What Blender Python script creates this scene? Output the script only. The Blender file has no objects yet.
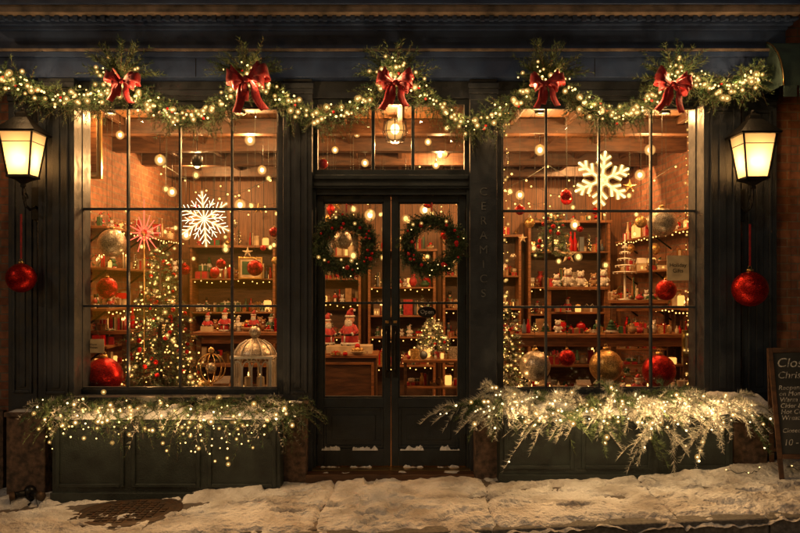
import bpy, math, random
import numpy as np
from mathutils import Vector, noise, Matrix
random.seed(11); R=np.random.RandomState(11)
sc=bpy.context.scene
# ---- image scale: facade plane is y=0, image pixels back-projected through camera -> metres
D=6.6; F=778.0; EYE=1.6; SL=0.041
def X(px,y=0.0): return (px-400.0)/F*(D+y)
def Z(py,y=0.0): return EYE+(287.0-py)/F*(D+y)
def g(x): return SL*x

# ------------------------------------------------------------------ materials
def newmat(name):
    m=bpy.data.materials.new(name); m.use_nodes=True
    nt=m.node_tree; nt.nodes.clear()
    o=nt.nodes.new('ShaderNodeOutputMaterial')
    return m,nt,o
def pos_node(nt,scale=(1,1,1)):
    gm=nt.nodes.new('ShaderNodeNewGeometry'); mp=nt.nodes.new('ShaderNodeMapping')
    mp.inputs['Scale'].default_value=scale
    nt.links.new(gm.outputs['Position'],mp.inputs['Vector'])
    return mp.outputs['Vector']
def c4(c): return (c[0],c[1],c[2],1)
def mixc(nt,fac,a,b):
    n=nt.nodes.new('ShaderNodeMix'); n.data_type='RGBA'
    if hasattr(fac,'links') or not isinstance(fac,(int,float)): nt.links.new(fac,n.inputs[0])
    else: n.inputs[0].default_value=fac
    for v,i in ((a,6),(b,7)):
        if isinstance(v,tuple): n.inputs[i].default_value=c4(v)
        else: nt.links.new(v,n.inputs[i])
    return n.outputs[2]
def noise_fac(nt,vec,scale,lo=.35,hi=.65,detail=4):
    n=nt.nodes.new('ShaderNodeTexNoise'); n.inputs['Scale'].default_value=scale; n.inputs['Detail'].default_value=detail
    nt.links.new(vec,n.inputs['Vector'])
    r=nt.nodes.new('ShaderNodeMapRange'); r.inputs[1].default_value=lo; r.inputs[2].default_value=hi
    nt.links.new(n.outputs['Fac'],r.inputs[0])
    return r.outputs[0],n.outputs['Fac']
def M(name,c,c2=None,rough=.5,metal=0,ns=8,bs=60,bump=.15,stretch=(1,1,1),rough2=None,bd=.01,lo=.35,hi=.65,sheen=0):
    m,nt,o=newmat(name); p=nt.nodes.new('ShaderNodeBsdfPrincipled')
    v=pos_node(nt,stretch)
    if c2 is None: c2=tuple(x*.65 for x in c)
    f,_=noise_fac(nt,v,ns,lo,hi,1 if bump==0 else 4)
    nt.links.new(mixc(nt,f,c,c2),p.inputs['Base Color'])
    p.inputs['Roughness'].default_value=rough; p.inputs['Metallic'].default_value=metal
    if rough2 is not None:
        f2,_=noise_fac(nt,v,ns*2.3)
        r=nt.nodes.new('ShaderNodeMapRange'); r.inputs[3].default_value=rough; r.inputs[4].default_value=rough2
        nt.links.new(f2,r.inputs[0]); nt.links.new(r.outputs[0],p.inputs['Roughness'])
    if bump>0:
        _,h=noise_fac(nt,v,bs,detail=2); b=nt.nodes.new('ShaderNodeBump'); b.inputs['Strength'].default_value=bump; b.inputs['Distance'].default_value=bd
        nt.links.new(h,b.inputs['Height']); nt.links.new(b.outputs[0],p.inputs['Normal'])
    if sheen: p.inputs['Sheen Weight'].default_value=sheen
    nt.links.new(p.outputs[0],o.inputs[0]); return m
def EM(name,c,s,sample=False,clear=0):
    m,nt,o=newmat(name); e=nt.nodes.new('ShaderNodeEmission'); e.inputs[0].default_value=c4(c); e.inputs[1].default_value=s
    if clear:
        t=nt.nodes.new('ShaderNodeBsdfTransparent'); mx=nt.nodes.new('ShaderNodeMixShader')
        lw=nt.nodes.new('ShaderNodeLayerWeight'); lw.inputs[0].default_value=.5
        mr=nt.nodes.new('ShaderNodeMapRange'); mr.inputs[1].default_value=0; mr.inputs[2].default_value=.92; mr.inputs[3].default_value=clear; mr.inputs[4].default_value=1
        nt.links.new(lw.outputs['Facing'],mr.inputs[0]); nt.links.new(mr.outputs[0],mx.inputs[0])
        nt.links.new(e.outputs[0],mx.inputs[1]); nt.links.new(t.outputs[0],mx.inputs[2]); nt.links.new(mx.outputs[0],o.inputs[0])
    else: nt.links.new(e.outputs[0],o.inputs[0])
    if not sample: m.cycles.emission_sampling='NONE'
    return m
def brickmat(name,c1,c2,mortar,offset=0.0):
    m,nt,o=newmat(name); p=nt.nodes.new('ShaderNodeBsdfPrincipled')
    gm=nt.nodes.new('ShaderNodeNewGeometry'); s=nt.nodes.new('ShaderNodeSeparateXYZ'); nt.links.new(gm.outputs['Position'],s.inputs[0])
    a=nt.nodes.new('ShaderNodeMath'); nt.links.new(s.outputs[0],a.inputs[0]); nt.links.new(s.outputs[1],a.inputs[1])
    cb=nt.nodes.new('ShaderNodeCombineXYZ'); nt.links.new(a.outputs[0],cb.inputs[0]); nt.links.new(s.outputs[2],cb.inputs[1])
    b=nt.nodes.new('ShaderNodeTexBrick'); b.inputs['Scale'].default_value=1; b.inputs['Brick Width'].default_value=.21; b.inputs['Row Height'].default_value=.072
    b.inputs['Mortar Size'].default_value=.006; b.inputs['Mortar Smooth'].default_value=.3; b.inputs['Bias'].default_value=0
    b.inputs['Color1'].default_value=c4(c1); b.inputs['Color2'].default_value=c4(c2); b.inputs['Mortar'].default_value=c4(mortar)
    nt.links.new(cb.outputs[0],b.inputs['Vector'])
    f,h=noise_fac(nt,gm.outputs['Position'],14)
    nt.links.new(mixc(nt,f,b.outputs['Color'],mixc(nt,.45,b.outputs['Color'],(.03,.02,.015))),p.inputs['Base Color'])
    mt=nt.nodes.new('ShaderNodeMath'); mt.operation='MULTIPLY_ADD'; nt.links.new(b.outputs['Fac'],mt.inputs[0]); mt.inputs[1].default_value=-1; nt.links.new(h,mt.inputs[2])
    bm=nt.nodes.new('ShaderNodeBump'); bm.inputs['Strength'].default_value=.7; bm.inputs['Distance'].default_value=.012
    nt.links.new(mt.outputs[0],bm.inputs['Height']); nt.links.new(bm.outputs[0],p.inputs['Normal']); p.inputs['Roughness'].default_value=.85
    nt.links.new(p.outputs[0],o.inputs[0]); return m
def plankmat(name,c1,c2,axis,w=.14,l=1.6,rough=.5):
    m,nt,o=newmat(name); p=nt.nodes.new('ShaderNodeBsdfPrincipled')
    gm=nt.nodes.new('ShaderNodeNewGeometry'); s=nt.nodes.new('ShaderNodeSeparateXYZ'); nt.links.new(gm.outputs['Position'],s.inputs[0])
    a,b_=axis; cb=nt.nodes.new('ShaderNodeCombineXYZ'); nt.links.new(s.outputs[a],cb.inputs[0]); nt.links.new(s.outputs[b_],cb.inputs[1])
    b=nt.nodes.new('ShaderNodeTexBrick'); b.inputs['Scale'].default_value=1; b.inputs['Brick Width'].default_value=l; b.inputs['Row Height'].default_value=w
    b.inputs['Mortar Size'].default_value=.005; b.inputs['Color1'].default_value=c4(c1); b.inputs['Color2'].default_value=c4(c2); b.inputs['Mortar'].default_value=(.01,.006,.004,1)
    nt.links.new(cb.outputs[0],b.inputs['Vector'])
    mp=nt.nodes.new('ShaderNodeMapping'); mp.inputs['Scale'].default_value=(1,14,1); nt.links.new(cb.outputs[0],mp.inputs[0])
    f,h=noise_fac(nt,mp.outputs[0],3.5,.3,.7)
    nt.links.new(mixc(nt,f,b.outputs['Color'],mixc(nt,.6,b.outputs['Color'],(.02,.01,.005))),p.inputs['Base Color'])
    bm=nt.nodes.new('ShaderNodeBump'); bm.inputs['Strength'].default_value=.4; bm.inputs['Distance'].default_value=.008; bm.invert=True
    nt.links.new(b.outputs['Fac'],bm.inputs['Height']); nt.links.new(bm.outputs[0],p.inputs['Normal']); p.inputs['Roughness'].default_value=rough
    nt.links.new(p.outputs[0],o.inputs[0]); return m
def glitter(name,c,c2,rough=.28,metal=.85,scale=170):
    m,nt,o=newmat(name); p=nt.nodes.new('ShaderNodeBsdfPrincipled'); v=pos_node(nt)
    vo=nt.nodes.new('ShaderNodeTexVoronoi'); vo.inputs['Scale'].default_value=scale; nt.links.new(v,vo.inputs['Vector'])
    s=nt.nodes.new('ShaderNodeSeparateColor'); nt.links.new(vo.outputs['Color'],s.inputs[0])
    nt.links.new(mixc(nt,s.outputs[0],c,c2),p.inputs['Base Color'])
    b=nt.nodes.new('ShaderNodeBump'); b.inputs['Strength'].default_value=1.0; b.inputs['Distance'].default_value=.007
    nt.links.new(s.outputs[1],b.inputs['Height']); nt.links.new(b.outputs[0],p.inputs['Normal'])
    p.inputs['Roughness'].default_value=rough; p.inputs['Metallic'].default_value=metal
    nt.links.new(p.outputs[0],o.inputs[0]); return m
def glassmat(name,base=.035,k=.5,tint=(1,1,1)):
    m,nt,o=newmat(name); t=nt.nodes.new('ShaderNodeBsdfTransparent'); t.inputs[0].default_value=c4(tint)
    gl=nt.nodes.new('ShaderNodeBsdfGlossy'); gl.inputs['Roughness'].default_value=.02
    lw=nt.nodes.new('ShaderNodeLayerWeight'); lw.inputs[0].default_value=.5
    pw=nt.nodes.new('ShaderNodeMath'); pw.operation='POWER'; nt.links.new(lw.outputs['Facing'],pw.inputs[0]); pw.inputs[1].default_value=4
    ma=nt.nodes.new('ShaderNodeMath'); ma.operation='MULTIPLY_ADD'; nt.links.new(pw.outputs[0],ma.inputs[0]); ma.inputs[1].default_value=k; ma.inputs[2].default_value=base
    mx=nt.nodes.new('ShaderNodeMixShader'); nt.links.new(ma.outputs[0],mx.inputs[0]); nt.links.new(t.outputs[0],mx.inputs[1]); nt.links.new(gl.outputs[0],mx.inputs[2])
    nt.links.new(mx.outputs[0],o.inputs[0]); return m
def frosted(name,c,fac=.55):
    m,nt,o=newmat(name); t=nt.nodes.new('ShaderNodeBsdfTransparent'); t.inputs[0].default_value=c4(c)
    d=nt.nodes.new('ShaderNodeBsdfTranslucent'); d.inputs[0].default_value=c4(c)
    mx=nt.nodes.new('ShaderNodeMixShader'); mx.inputs[0].default_value=fac; nt.links.new(t.outputs[0],mx.inputs[1]); nt.links.new(d.outputs[0],mx.inputs[2])
    nt.links.new(mx.outputs[0],o.inputs[0]); return m

paint=M('dark_slate_paint',(.028,.036,.050),(.012,.017,.027),rough=.36,rough2=.62,ns=5,bs=90,bump=.3,bd=.004)
paintb=M('navy_paint',(.034,.066,.170),(.017,.033,.095),rough=.38,rough2=.65,ns=4,bs=70,bump=.3,bd=.004)
paintw=M('weathered_cornice_paint',(.27,.21,.17),(.07,.06,.055),rough=.6,ns=9,bs=80,bump=.3,lo=.3,hi=.7)
greenp=M('planter_green_paint',(.022,.032,.030),(.009,.014,.014),rough=.5,ns=7,bs=80,bump=.4)
doorp=M('door_paint',(.017,.027,.037),(.009,.015,.021),rough=.35,rough2=.6,ns=6,bs=110,bump=.3,bd=.004)
stone=M('granite_plinth',(.17,.105,.07),(.05,.035,.028),rough=.8,ns=20,bs=50,bump=.6)
brick=brickmat('red_brick',(.36,.15,.08),(.22,.08,.045),(.20,.16,.12))
brick_in=brickmat('interior_brick',(.34,.135,.06),(.21,.08,.036),(.26,.18,.11))
woodc=plankmat('ceiling_planks',(.32,.145,.048),(.18,.08,.028),(1,0),w=.16,l=2.4)
woodw=plankmat('wall_planks',(.26,.105,.036),(.15,.06,.022),(2,0),w=.18,l=4)
woodf=plankmat('floor_planks',(.22,.11,.05),(.14,.065,.03),(1,0),w=.12,l=1.8,rough=.3)
wood=M('shelf_wood',(.27,.108,.038),(.12,.046,.017),rough=.45,ns=6,bs=30,bump=.15,stretch=(1,1,9))
woodd=M('dark_wood',(.10,.045,.02),(.045,.02,.01),rough=.45,ns=6,bs=30,bump=.2,stretch=(1,6,6))
snow=M('snow',(.82,.82,.83),(.62,.61,.62),rough=.75,ns=7,bs=45,bump=.7,bd=.02)
asphalt=M('asphalt',(.05,.05,.052),(.025,.025,.027),rough=.55,rough2=.85,ns=3,bs=140,bump=.6)
concrete=M('pavement_concrete',(.16,.13,.11),(.08,.065,.055),rough=.6,rough2=.9,ns=5,bs=120,bump=.5)
granite=M('kerb_granite',(.16,.15,.14),(.08,.075,.07),rough=.7,ns=40,bs=60,bump=.5)
iron=M('cast_iron',(.06,.045,.035),(.10,.055,.03),rough=.55,metal=.4,ns=15,bs=60,bump=.5)
black=M('black_metal',(.018,.016,.015),(.010,.010,.010),rough=.38,metal=.5,ns=10,bs=60,bump=.2)
needle=M('fir_needles',(.055,.12,.045),(.028,.065,.028),rough=.55,ns=30,bump=0)
needle2=M('fir_needles_light',(.12,.17,.065),(.065,.11,.04),rough=.55,ns=30,bump=0)
frost=M('frosted_needles',(.72,.68,.60),(.34,.36,.30),rough=.7,ns=25,bump=0)
bark=M('bark',(.08,.045,.025),rough=.9,ns=20,bump=0)
redv=M('red_velvet',(.44,.009,.012),(.24,.004,.007),rough=.55,ns=30,bs=90,bump=.4,sheen=.2)
redg=glitter('red_glitter',(.60,.018,.012),(.12,.002,.002),rough=.36)
reds=M('red_gloss',(.46,.010,.012),(.34,.006,.008),rough=.14,ns=5,bump=0)
goldg=glitter('gold_glitter',(.80,.52,.20),(.24,.14,.05),rough=.36)
silverg=glitter('champagne_glitter',(.76,.66,.52),(.22,.18,.14),rough=.36)
gold=M('brass',(.75,.48,.18),(.5,.3,.1),rough=.28,metal=.95,ns=9,bump=0)
white=M('white_enamel',(.66,.61,.52),(.50,.45,.38),rough=.5,ns=9,bump=.1)
cream=M('cream_card',(.56,.44,.28),(.40,.31,.2),rough=.8,ns=12,bump=0)
brownp=M('kraft_paper',(.30,.17,.08),(.20,.11,.05),rough=.8,ns=20,bump=0)
fur=M('white_plush',(.72,.68,.62),(.45,.41,.36),rough=.95,ns=40,bs=120,bump=.9)
skin=M('figurine_skin',(.62,.33,.22),(.55,.28,.18),rough=.6,ns=9,bump=0)
tgreen=M('green_toy',(.03,.10,.04),(.02,.055,.025),rough=.5,bump=0)
blueg=M('blue_grey_toy',(.12,.14,.16),(.05,.07,.09),rough=.5,bump=0)
chalkb=M('chalkboard',(.012,.014,.014),(.035,.037,.037),rough=.8,ns=4,bs=50,bump=.05)
chalk=M('chalk',(.62,.60,.56),(.16,.16,.15),rough=.95,ns=70,bump=0)
lettering=M('aged_lettering',(.13,.14,.15),(.05,.055,.06),rough=.5,ns=30)
wire=M('dark_wire',(.02,.03,.02),rough=.6,bump=0)
ribbonw=M('satin_white',(.7,.62,.5),rough=.4,bump=0)
bulb=EM('warm_fairy_bulb',(1,.62,.21),3.6)
bulbw=EM('white_fairy_bulb',(1,.74,.36),3.6)
bulbi=EM('interior_bulb',(1,.50,.12),3.8)
bulbp=EM('pendant_bulb',(1,.66,.24),9)
glow=EM('pendant_halo',(1,.50,.13),1.7,clear=.55)  # added halo round pendant bulbs, imitates lens bloom, fades at the rim
bulb_halo=EM('fairy_bulb_halo',(1,.52,.13),1.0,clear=.70)  # added halo sphere round small bulbs, stands in for lens glow
flakem=EM('warm_white_neon',(1,.74,.28),3.6,True)
flakem2=EM('soft_white_neon',(1,.82,.48),3.2,True)
flake_halo=EM('neon_halo',(1,.52,.11),1.2,clear=.62)  # added halo round the neon tubes, glow painted as weak amber emission
pinkm=EM('red_neon',(1,.13,.07),2.4)
flame=EM('candle_flame',(1,.50,.13),5)
jar=EM('lit_jar',(1,.42,.09),1.7)
glass=glassmat('window_glass',.045,.5)
lglass=frosted('lantern_glass',(1,.80,.50),.72)

# ------------------------------------------------------------------ mesh builder
class MB:
    def __init__(s): s.v=[]; s.f=[]; s.m=[]; s.s=[]; s.n=0; s.mats=[]
    def mi(s,m):
        if m not in s.mats: s.mats.append(m)
        return s.mats.index(m)
    def add(s,vs,fs,m,smooth=False):
        k=s.mi(m); n=s.n
        s.v.extend([tuple(map(float,a)) for a in vs]); s.n+=len(vs)
        for f in fs: s.f.append(tuple(int(i)+n for i in f)); s.m.append(k); s.s.append(smooth)
    def box(s,x0,x1,y0,y1,z0,z1,m,slope=0):
        if x1<x0: x0,x1=x1,x0
        if z1<z0: z0,z1=z1,z0
        vs=[(x,y,z+slope*x) for z in (z0,z1) for y in (y0,y1) for x in (x0,x1)]
        s.add(vs,[(0,2,3,1),(4,5,7,6),(0,1,5,4),(2,6,7,3),(0,4,6,2),(1,3,7,5)],m)
    def frame(s,x0,x1,z0,z1,y0,y1,w,m,wb=None):
        wb=w if wb is None else wb
        s.box(x0,x0+w,y0,y1,z0,z1,m); s.box(x1-w,x1,y0,y1,z0,z1,m)
        s.box(x0+w,x1-w,y0,y1,z1-w,z1,m); s.box(x0+w,x1-w,y0,y1,z0,z0+wb,m)
    def tube(s,pts,r,n,m,cap=True):
        pts=[Vector(p) for p in pts]; N=len(pts)
        rs=r if isinstance(r,(list,tuple)) else [r]*N
        vs=[]; prev=None
        for i,p in enumerate(pts):
            t=(pts[min(i+1,N-1)]-pts[max(i-1,0)])
            t=t.normalized() if t.length>1e-9 else Vector((0,0,1))
            if prev is None:
                a=Vector((0,0,1)) if abs(t.z)<.9 else Vector((1,0,0)); u=t.cross(a).normalized()
            else:
                u=(prev-t*prev.dot(t)); u=u.normalized() if u.length>1e-6 else t.orthogonal().normalized()
            prev=u; w=t.cross(u)
            for k in range(n):
                an=2*math.pi*k/n; vs.append(p+(u*math.cos(an)+w*math.sin(an))*rs[i])
        fs=[]
        for i in range(N-1):
            for k in range(n): fs.append((i*n+k,i*n+(k+1)%n,(i+1)*n+(k+1)%n,(i+1)*n+k))
        if cap: fs.append(tuple(range(n))[::-1]); fs.append(tuple(range((N-1)*n,N*n)))
        s.add(vs,fs,m,True)
    def lathe(s,c,prof,n,m,smooth=True,rot=0,sx=1,sy=1):
        vs=[];fs=[]; L=len(prof)
        for r,z in prof:
            for k in range(n):
                a=2*math.pi*k/n+rot; vs.append((c[0]+max(r,1e-4)*math.cos(a)*sx,c[1]+max(r,1e-4)*math.sin(a)*sy,c[2]+z))
        for i in range(L-1):
            for k in range(n): fs.append((i*n+k,i*n+(k+1)%n,(i+1)*n+(k+1)%n,(i+1)*n+k))
        fs.append(tuple(range(n))[::-1]); fs.append(tuple(range((L-1)*n,L*n)))
        s.add(vs,fs,m,smooth)
    def sph(s,c,r,m,n=16,sc_=(1,1,1)):
        h=max(4,n//2); prof=[(math.sin(math.pi*i/h)*r,-math.cos(math.pi*i/h)*r*sc_[2]) for i in range(h+1)]
        s.lathe(c,prof,n,m,True,0,sc_[0],sc_[1])
    def build(s,name,parent=None,bevel=0,center=False):
        me=bpy.data.meshes.new(name); 
        off=Vector((0,0,0))
        if center or parent is None:
            a=np.array(s.v); c=(a.min(0)+a.max(0))/2; off=Vector(c)
            vv=[tuple(q) for q in (a-c)]
        else: vv=s.v
        me.from_pydata(vv,[],s.f)
        for m in s.mats: me.materials.append(m)
        me.polygons.foreach_set('material_index',s.m); me.polygons.foreach_set('use_smooth',s.s); me.update()
        o=bpy.data.objects.new(name,me); o.location=off if not parent else (0,0,0)
        if parent and center: o.location=off
        sc.collection.objects.link(o)
        if parent: o.parent=parent
        if bevel:
            b=o.modifiers.new('bevel','BEVEL'); b.width=bevel; b.segments=2; b.limit_method='ANGLE'; b.angle_limit=.6
        return o
def empty(name):
    e=bpy.data.objects.new(name,None); sc.collection.objects.link(e); e.empty_display_size=.2; return e
ICO=None
def ico():
    global ICO
    if ICO is None:
        t=(1+5**.5)/2; v=np.array([(-1,t,0),(1,t,0),(-1,-t,0),(1,-t,0),(0,-1,t),(0,1,t),(0,-1,-t),(0,1,-t),(t,0,-1),(t,0,1),(-t,0,-1),(-t,0,1)],float)
        v/=np.linalg.norm(v[0]); f=[(0,11,5),(0,5,1),(0,1,7),(0,7,10),(0,10,11),(1,5,9),(5,11,4),(11,10,2),(10,7,6),(7,1,8),(3,9,4),(3,4,2),(3,2,6),(3,6,8),(3,8,9),(4,9,5),(2,4,11),(6,2,10),(8,6,7),(9,8,1)]
        ICO=(v,f)
    return ICO
def dot(mb,p,r,m,cap=0):
    v,f=ico(); mb.add(v*r+np.array(p),f,m,True)
    if cap and random.random()<cap: mb.sph(tuple(p),max(r*2.3,.015)*random.uniform(.9,1.3),bulb_halo,12)  # cap: chance of an added glow halo around the bulb
def unit(a): 
    a=np.asarray(a,float); return a/(np.linalg.norm(a,axis=-1,keepdims=True)+1e-9)
def needles(mb,base,dr,L,w,m):
    n=len(base); side=unit(np.cross(dr,R.normal(size=(n,3))))*w
    tip=base+dr*np.reshape(L,(-1,1)); vs=np.stack([base-side,base+side,tip],1).reshape(-1,3)
    mb.add(vs,[(3*i,3*i+1,3*i+2) for i in range(n)],m)
def sprig(mb,p,d,L,nl,n,m,w=.0016,droop=.2,stem=True,spread=.85):
    p=np.asarray(p,float); d=unit(d); t=R.rand(n)
    def at(t): t=np.reshape(t,(-1,1)); return p+d*L*t+np.array([0,0,-1])*droop*L*t*t
    b=at(t); rd=R.normal(size=(n,3)); rd-= (rd@d)[:,None]*d; rd=unit(rd)
    dr=unit(d*.75+rd*spread+np.array([0,0,-.1])); needles(mb,b,dr,nl*(1-.35*t)*(.8+.4*R.rand(n)),w,m)
    if stem:
        q=at(np.linspace(0,1,4)); mb.tube([tuple(a) for a in q],[.0028,.0024,.0018,.001],3,bark,cap=False)
    return at
def point(name,loc,power,parent=None,col=(1,.50,.17),radius=.03):
    l=bpy.data.lights.new(name,'POINT'); l.energy=power; l.color=col; l.shadow_soft_size=radius
    o=bpy.data.objects.new(name,l); o.location=loc; sc.collection.objects.link(o)
    if parent: o.parent=parent
    return o
def text(name,body,size,loc,rot,m,parent,ext=.0015,align='CENTER',sp=1.0,shear=0):
    c=bpy.data.curves.new(name,'FONT'); c.body=body; c.size=size; c.extrude=ext; c.align_x=align; c.align_y='CENTER'; c.space_line=sp; c.shear=shear
    c.materials.append(m); o=bpy.data.objects.new(name,c); o.location=loc; o.rotation_euler=rot; sc.collection.objects.link(o); o.parent=parent; return o

# ------------------------------------------------------------------ storefront building
shop=empty('storefront_building')
ZT=Z(82)
cb=MB()
def pil(pa,pb,yf,m=paint,z0=-.35,cap=True,panel=True):
    x0,x1=X(pa,yf),X(pb,yf); cb.box(x0,x1,yf,.22,z0,ZT,m)
    if panel:
        w=(x1-x0); a=x0+w*.16; b=x1-w*.16; zt=Z(112); zb=Z(392)
        cb.frame(a,b,zb,zt,yf-.014,yf+.001,.022,m)
        cb.box(x0+w*.40,x1-w*.40,yf-.011,yf+.002,zb+.05,zt-.05,m)
    if cap:
        for i,(e,h0,h1) in enumerate(((.012,103,97),(.026,97,92),(.04,92,87))):
            cb.box(x0-e*.4,x1+e*.4,yf-e,yf+.003*i+.002,Z(h0),Z(h1),m)
pil(8,37,-.05); pil(38,74,-.13); pil(283,312,-.10); pil(470,497,-.10,panel=False); pil(704,741,-.13); pil(742,777,-.05)
cb.build('pilasters',shop,bevel=.004)
pl=MB()
for pa,pb,pt,yf in ((6,45,417,-.26),(283,306,408,-.24),(475,499,412,-.24),(734,768,412,-.26)):
    pl.box(X(pa,yf),X(pb,yf),yf,.0,-.5,Z(pt,yf),stone)
    pl.box(X(pa-1.5,yf),X(pb+1.5,yf),yf-.02,.0,Z(pt,yf)+.001,Z(pt-5,yf),stone)
pl.build('stone_plinths',shop,bevel=.008)
hb=MB()
for pa,pb in ((74,283),(497,704)):
    hb.box(X(pa)+.001,X(pb)-.001,-.03,.21,Z(101),ZT-.001,paint)
    hb.box(X(pa)+.001,X(pb)-.001,-.045,-.031,Z(97),Z(91),paint)
    hb.box(X(pa)+.001,X(pb)-.001,-.02,.21,-.4,Z(399),greenp)
    hb.box(X(pa-2),X(pb+2),-.16,.24,Z(399)+.001,Z(394.5),paint)
hb.box(X(312)+.001,X(470)-.001,-.03,.21,Z(99),ZT-.001,paint)
hb.box(X(312)+.001,X(470)-.001,-.04,.21,Z(189),Z(175),doorp)
hb.box(X(314),X(468),-.06,-.041,Z(180),Z(176),doorp)
hb.box(X(314),X(468),-.05,-.0415,Z(187),Z(184.5),doorp)
hb.build('headers_and_bulkheads',shop,bevel=.004)
fc=MB()
xl,xr=X(8),X(777)
fc.box(xl-.01,xr+.01,-.15,.22,ZT+.001,Z(63),paintb)
fc.box(xl-.02,xr+.02,-.185,.22,Z(63)+.001,Z(58),paintb)
fc.box(xl-.03,xr+.03,-.20,.22,Z(58)+.001,Z(55.5),paintw)
fc.box(xl-.01,xr+.01,-.13,.22,Z(55.5)+.001,Z(36),paintb)
for i,(y,a,b,m) in enumerate(((-.17,36,33,paintb),(-.22,33,30,paintb),(-.27,30,27.5,paintb))):
    fc.box(xl-.01-i*.02,xr+.01+i*.02,y,.22,Z(a)+.001,Z(b),m)
z0=Z(27.5)
fc.box(xl-.03,xr+.03,-.37,.22,z0+.001,z0+.06,paintw)
fc.box(xl-.04,xr+.04,-.395,.22,z0+.061,z0+.085,paintb)
fc.box(xl-.04,xr+.04,-.38,.22,z0+.086,z0+.17,paintb)
fc.box(xl-.05,xr+.05,-.42,.22,z0+.171,z0+.21,paintw)
fc.box(xl-.06,xr+.06,-.45,.22,z0+.211,z0+.50,M('dark_copper',(.09,.05,.04),(.04,.03,.03),rough=.5))
x=xl
while x<xr:
    fc.box(x,x+.035,-.305,-.271,z0-.045,z0-.002,paintb); x+=.075
for px in (200,395,590):
    fc.box(X(px),X(px)+.006,-.153,-.149,ZT+.003,Z(63.5),black)
fc.build('cornice',shop,bevel=.005)
up=MB(); up.box(xl,xr,.0,.22,z0+.501,9,brick)
up.box(-3.4,3.35,5.4,5.6,-.5,9,brick); up.build('upper_wall',shop)

def window(pa,pb,vs,hs,name):
    w=MB(); zb,zt=Z(394.5)+.001,Z(101)-.001
    x0=X(pa)+.002; x1=X(pb)-.002
    w.frame(x0,x1,zb,zt,.02,.10,.045,paint)
    w.frame(x0+.046,x1-.046,zb+.046,zt-.046,.035,.085,.012,paint)
    for px in vs: w.box(X(px,.05)-.009,X(px,.05)+.009,.035,.08,zb+.058,zt-.058,paint)
    prev=x0+.058
    for px in list(vs)+[None]:
        e=(X(px,.05)-.0095) if px else x1-.058
        for py in hs: w.box(prev,e,.038,.078,Z(py,.05)-.010,Z(py,.05)+.010,paint)
        prev=(X(px,.05)+.0095) if px else 0
    w.build(name,shop,bevel=.003)
    gl=MB(); gl.add([(x0+.04,.06,zb+.04),(x1-.04,.06,zb+.04),(x1-.04,.06,zt-.04),(x0+.04,.06,zt-.04)],[(0,1,2,3)],glass); gl.build(name+'_glass',shop)
window(74,283,(128,180,232),(209,306),'shop_window_left')
window(497,704,(546,599,651),(211,307),'shop_window_right')
t=MB(); x0,x1=X(312)+.002,X(470)-.002
t.frame(x0,x1,Z(175)+.001,Z(99)-.001,.0,.09,.045,doorp)
for px in (373,413): t.box(X(px)-.014,X(px)+.014,.012,.07,Z(175)+.047,Z(99)-.047,doorp)
t.build('transom_frame',shop,bevel=.003)
gl=MB(); gl.add([(x0+.03,.045,Z(174)),(x1-.03,.045,Z(174)),(x1-.03,.045,Z(100)),(x0+.03,.045,Z(100))],[(0,1,2,3)],glass); gl.build('transom_glass',shop)
df=MB(); zb=.07; zt=Z(189)-.001
df.box(X(312)+.001,X(316),-.02,.14,zb,zt,doorp); df.box(X(466.5),X(470)-.001,-.02,.14,zb,zt,doorp)
df.box(X(316)+.001,X(466.5)-.001,-.01,.14,zt-.05,zt,doorp)
df.build('door_frame',shop,bevel=.003)
th=MB(); th.box(X(306,-.2),X(474,-.2),-.24,.15,-.3,.062,woodd); th.box(X(311),X(471),-.10,.15,.0625,.069,gold); th.build('threshold',shop,bevel=.006)
for nm,pa,pb,side in (('door_leaf_left',316.4,390.6,1),('door_leaf_right',391.4,466.1,-1)):
    d=MB(); a,b=X(pa,.03),X(pb,.03); z1=zt-.052; z0_=.075
    st=.06; zp=Z(402,.03)
    d.box(a,a+st,.03,.085,z0_,z1,doorp); d.box(b-st,b,.03,.085,z0_,z1,doorp)
    d.box(a+st,b-st,.03,.085,z1-.055,z1,doorp)
    d.box(a+st,b-st,.03,.085,zp-.045,zp+.035,doorp)
    d.box(a+st,b-st,.03,.085,z0_,z0_+.15,doorp)
    d.box(a+st,b-st,.05,.072,z0_+.151,zp-.046,doorp)
    d.frame(a+st+.001,b-st-.001,z0_+.152,zp-.047,.036,.049,.02,doorp)
    d.box(a+st+.07,b-st-.07,.040,.0495,z0_+.22,zp-.115,doorp)
    d.frame(a+st,b-st,zp+.036,z1-.056,.04,.075,.012,doorp)
    zm=Z(303,.03); d.box(a+st+.012,b-st-.012,.042,.075,zm-.010,zm+.010,doorp)
    hx=(b-.030) if side==1 else (a+.030)
    d.tube([(hx,.028,Z(372)),(hx,-.03,Z(369)),(hx,-.04,Z(360)),(hx,-.04,Z(345)),(hx,-.03,Z(334)),(hx,.028,Z(331))],.010,8,black)
    d.box(hx-.02,hx+.02,.020,.0295,Z(378),Z(326),black)
    d.lathe((hx,.02,Z(322)),[(.0,-.012),(.016,-.01),(.016,.01),(0,.012)],12,gold)
    ox=a+.006 if side==1 else b-.006
    for py in (215,300,440): d.tube([(ox,.024,Z(py)-.045),(ox,.024,Z(py)+.045)],.007,8,black)
    d.build(nm,shop,bevel=.003)
    gl=MB(); gl.add([(a+st-.01,.058,zp+.03),(b-st+.01,.058,zp+.03),(b-st+.01,.058,z1-.05),(a+st-.01,.058,z1-.05)],[(0,1,2,3)],glass); gl.build(nm+'_glass',shop)
for i,ch in enumerate("CERAMICS"):
    text('pilaster_letter_%d'%i,ch,.095,(X(483.5,-.1),-.102,Z(192+i*14.5,-.1)),(math.pi/2,0,0),lettering,shop,ext=.003)
rm=MB(); IX=3.22
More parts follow.
